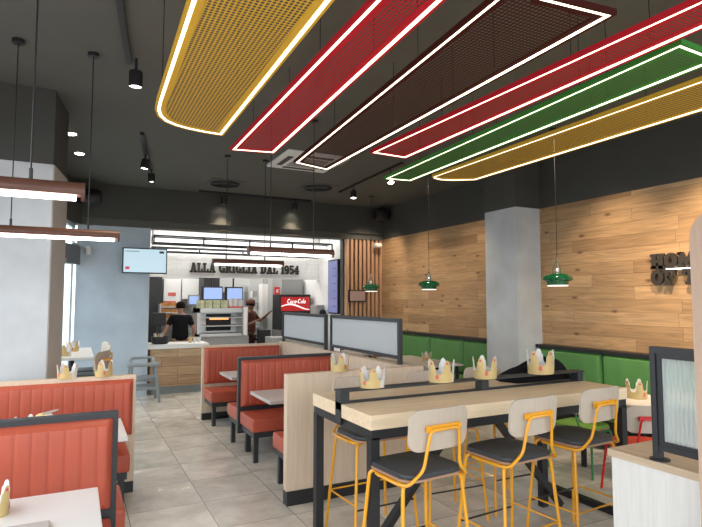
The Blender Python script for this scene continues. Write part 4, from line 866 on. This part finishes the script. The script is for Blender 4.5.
# ================================================================== PEOPLE
def skin_mesh(name, verts, edges, m, parent, subs=1, root=0):
    me = bpy.data.meshes.new(name); me.from_pydata([v[:3] for v in verts], edges, []); o = bpy.data.objects.new(name, me); COL.objects.link(o); o.parent = parent
    md = o.modifiers.new('skin', 'SKIN'); 
    if not me.skin_vertices:
        bm = bmesh.new(); bm.from_mesh(me); bm.verts.layers.skin.verify(); bm.to_mesh(me); bm.free()
    for i, v in enumerate(verts):
        r = v[3]; me.skin_vertices[0].data[i].radius = (r, r) if not isinstance(r, tuple) else r; me.skin_vertices[0].data[i].use_root = (i == root)
    md.use_smooth_shade = True; sb = o.modifiers.new('sub', 'SUBSURF'); sb.levels = subs; sb.render_levels = subs; me.materials.append(m); return o
def person(label, loc, rz, scale, handL, handR, shirt, trousers, skin, cap, elbL, elbR):
    t = thing('person', label, 'person', loc, rz); t.scale = (scale,)*3
    V, E = [], []
    def add(p, r, par=None):
        V.append((*p, r)); i = len(V)-1
        if par is not None: E.append((par, i))
        return i
    pel = add((0, 0, .97), (.15, .11)); wa = add((0, 0, 1.10), (.135, .095), pel); chs = add((0, .0, 1.30), (.155, .11), wa); sh = add((0, 0, 1.43), (.10, .08), chs); nk = add((0, .01, 1.51), .052, sh); hd = add((0, .03, 1.585), (.070, .080), nk); h2 = add((0, .025, 1.66), (.075, .09), hd); h3 = add((0, .015, 1.71), (.055, .065), h2)
    arms = {}
    for sx, el, ha in ((-1, elbL, handL), (1, elbR, handR)):
        s_ = add((sx*.18, 0, 1.41), .058, sh); e = add(el, .042, s_); w_ = add(ha, .027, e); d = (Vector(ha)-Vector(el)).normalized(); side = d.cross(Vector((0, 0, 1))).normalized()
        pm = add(tuple(Vector(ha)+d*.05), (.034, .018), w_)
        for k in range(4):
            b_ = Vector(ha)+d*.09+side*(k-1.5)*.018; L_ = (.055, .065, .06, .045)[k]; f1 = add(tuple(b_), .009, pm); f2 = add(tuple(b_+d*L_*.5-Vector((0, 0, .008))), .008, f1); add(tuple(b_+d*L_-Vector((0, 0, .022))), .007, f2)
        th = add(tuple(Vector(ha)+d*.03+side*sx*.035), .010, w_); add(tuple(Vector(ha)+d*.065+side*sx*.05), .008, th)
        arms[sx] = (s_, el, ha)
    for sx in (-1, 1):
        hp = add((sx*.09, 0, .90), .085, pel); kn = add((sx*.10, .01, .50), .06, hp); an = add((sx*.10, -.01, .09), .04, kn); add((sx*.11, .14, .04), (.04, .03), an)
    skin_mesh('body', V, E, skin, t, 2)
    # shirt
    def lerp(a, b, k): return tuple(Vector(a)*(1-k)+Vector(b)*k)
    V2 = [(0, 0, .90, (.22, .18)), (0, 0, 1.10, (.175, .135)), (0, 0, 1.30, (.185, .14)), (0, 0, 1.43, (.125, .10)), (0, .005, 1.475, (.07, .07))]; E2 = [(0, 1), (1, 2), (2, 3), (3, 4)]
    for sx, el in ((-1, elbL), (1, elbR)):
        V2.append((sx*.18, 0, 1.41, .078)); E2.append((3, len(V2)-1)); V2.append((*lerp((sx*.18, 0, 1.41), el, .95 if cap else .7), .062)); E2.append((len(V2)-2, len(V2)-1))
    skin_mesh('shirt', V2, E2, shirt, t, 1)
    V3 = [(0, 0, 1.0, (.19, .16)), (-.09, 0, .86, .10), (-.10, .01, .5, .075), (-.10, -.01, .10, .06), (.09, 0, .86, .10), (.10, .01, .5, .075), (.10, -.01, .10, .06)]; skin_mesh('trousers', V3, [(0, 1), (1, 2), (2, 3), (0, 4), (4, 5), (5, 6)], trousers, t, 1)
    # hair / cap, face
    h = MB().lathe([(.088, -.03), (.100, 0), (.098, .05), (.08, .09), (.045, .112), (.0, .118)], (0, 0, 0), 20)
    bmesh.ops.scale(h.bm, vec=(.92, 1.12, 1), verts=h.bm.verts); h.move((0, .012, 1.64)); obj('hair', h, M['hair'], t, smooth=True, world=False)
    if cap:
        h = MB().lathe([(.099, 0), (.103, .03), (.095, .07), (.06, .105), (.0, .115)], (0, 0, 0), 20); bmesh.ops.scale(h.bm, vec=(.94, 1.13, 1), verts=h.bm.verts); h.move((0, .015, 1.665)); c = obj('cap', h, M['maroon'], t, smooth=True, world=False)
        h = MB().prism([(-.075, .1), (.075, .1), (.07, .16), (.035, .205), (-.035, .205), (-.07, .16)], 1.665, 1.675); obj('cap_brim', h, M['maroon'], c, world=False)
    f = MB().lathe([(.0, -.02), (.012, -.016), (.010, .0), (.006, .028)], (0, .128, 1.60), 8); obj('nose', f, skin, t, smooth=True, world=False)
    f = MB()
    for sx in (-1, 1): f.lathe([(.003, -.006), (.011, 0), (.003, .006)], (sx*.03, .112, 1.625), 8, 'y')
    obj('eyes', f, M['hair'], t, world=False); f = MB().box(-.022, .022, .108, .116, 1.555, 1.562); obj('mouth', f, M['maroon'], t, world=False)
    f = MB()
    for sx in (-1, 1): f.lathe([(.006, -.006), (.022, 0), (.006, .006)], (sx*.082, .01, 1.60), 10, 'x')
    obj('ears', f, skin, t, world=False)
    return t
person('person with dark hair and black T-shirt seen from behind at the till', (1.94, 11.62, 0), .1, .98, (-.36, .02, .98), (.30, .12, 1.0), M['blk'], M['maroon2'], M['skin'], False, (-.30, -.03, 1.16), (.29, -.02, 1.15))
person('person in maroon cap and shirt reaching for the dispenser', (3.80, 12.95, 0), -2.3, 1.0, (-.30, .36, 1.42), (.12, .22, 1.25), M['maroon'], M['maroon2'], M['skin2'], True, (-.34, .10, 1.22), (.26, .02, 1.14))

# ================================================================== LIGHT
def area(name, loc, size, sizey, energy, color, rot=(0, 0, 0)):
    l = bpy.data.lights.new(name, 'AREA'); l.shape = 'RECTANGLE'; l.size = size; l.size_y = sizey; l.energy = energy; l.color = color; o = bpy.data.objects.new(name, l); COL.objects.link(o); o.location = loc; o.rotation_euler = rot; return o
def spotl(name, loc, aim, energy, ang, color=(1, .80, .58), blend=.6, r=.05):
    l = bpy.data.lights.new(name, 'SPOT'); l.energy = energy; l.spot_size = math.radians(ang); l.spot_blend = blend; l.color = color; l.shadow_soft_size = r; o = bpy.data.objects.new(name, l); COL.objects.link(o); o.location = loc
    o.rotation_euler = (Vector(aim)-Vector(loc)).to_track_quat('-Z', 'Y').to_euler()
area('kitchen_ceiling_light', (3.2, 11.4, 3.27), 3.6, .8, 55, (1, .98, .95))
area('kitchen_ceiling_light', (3.2, 13.4, 3.27), 3.6, 2.0, 95, (1, .98, .95))
for (loc, aim, lab) in sp: spotl('track_lamp', Vector(loc)+(Vector(aim)-Vector(loc)).normalized()*.085, aim, 45, 75)
for y, e in ((3.2, 330), (4.5, 150), (7.2, 70), (8.8, 80)): spotl('wall_washer', (4.9, y, 3.75), (6.1, y, 1.2), e, 80, (1, .78, .54), .9)
spotl('slat_fill', (5.5, 9.3, 3.75), (5.65, 10.5, 1.9), 90, 75, (1, .82, .62))  # added fill spot without a fixture, brightens the slats
for x in (2.459, 3.905): spotl('bulkhead_lamp', (x, 10.24, 3.6), (x, 10.5, 3.1), 5, 90, (1, .9, .7))
for x, y in ((-.117, 7.385), (-.02, 8.343)): spotl('downlight', (x+.1, y, 3.77), (x+.1, y, 0), 30, 80)
W = bpy.data.worlds.new('world'); scene.world = W; W.use_nodes = True; nt = W.node_tree; bg = nt.nodes['Background']
tc = nt.nodes.new('ShaderNodeTexCoord'); sx = nt.nodes.new('ShaderNodeSeparateXYZ'); rp = nt.nodes.new('ShaderNodeValToRGB'); mr = nt.nodes.new('ShaderNodeMapRange'); mr.inputs[1].default_value = -1
nt.links.new(tc.outputs['Generated'], sx.inputs[0]); nt.links.new(sx.outputs[2], mr.inputs[0]); nt.links.new(mr.outputs[0], rp.inputs[0]); nt.links.new(rp.outputs[0], bg.inputs[0])
el = rp.color_ramp.elements; el[0].color = (.30, .30, .30, 1); el[0].position = .44; el[1].color = (.86, .94, 1, 1); el[1].position = .56
bg.inputs[1].default_value = 3.0

vs = scene.view_settings; vs.view_transform = 'Standard'; vs.look = 'None'; vs.gamma = 1; vs.use_curve_mapping = False; vs.exposure = 0.3
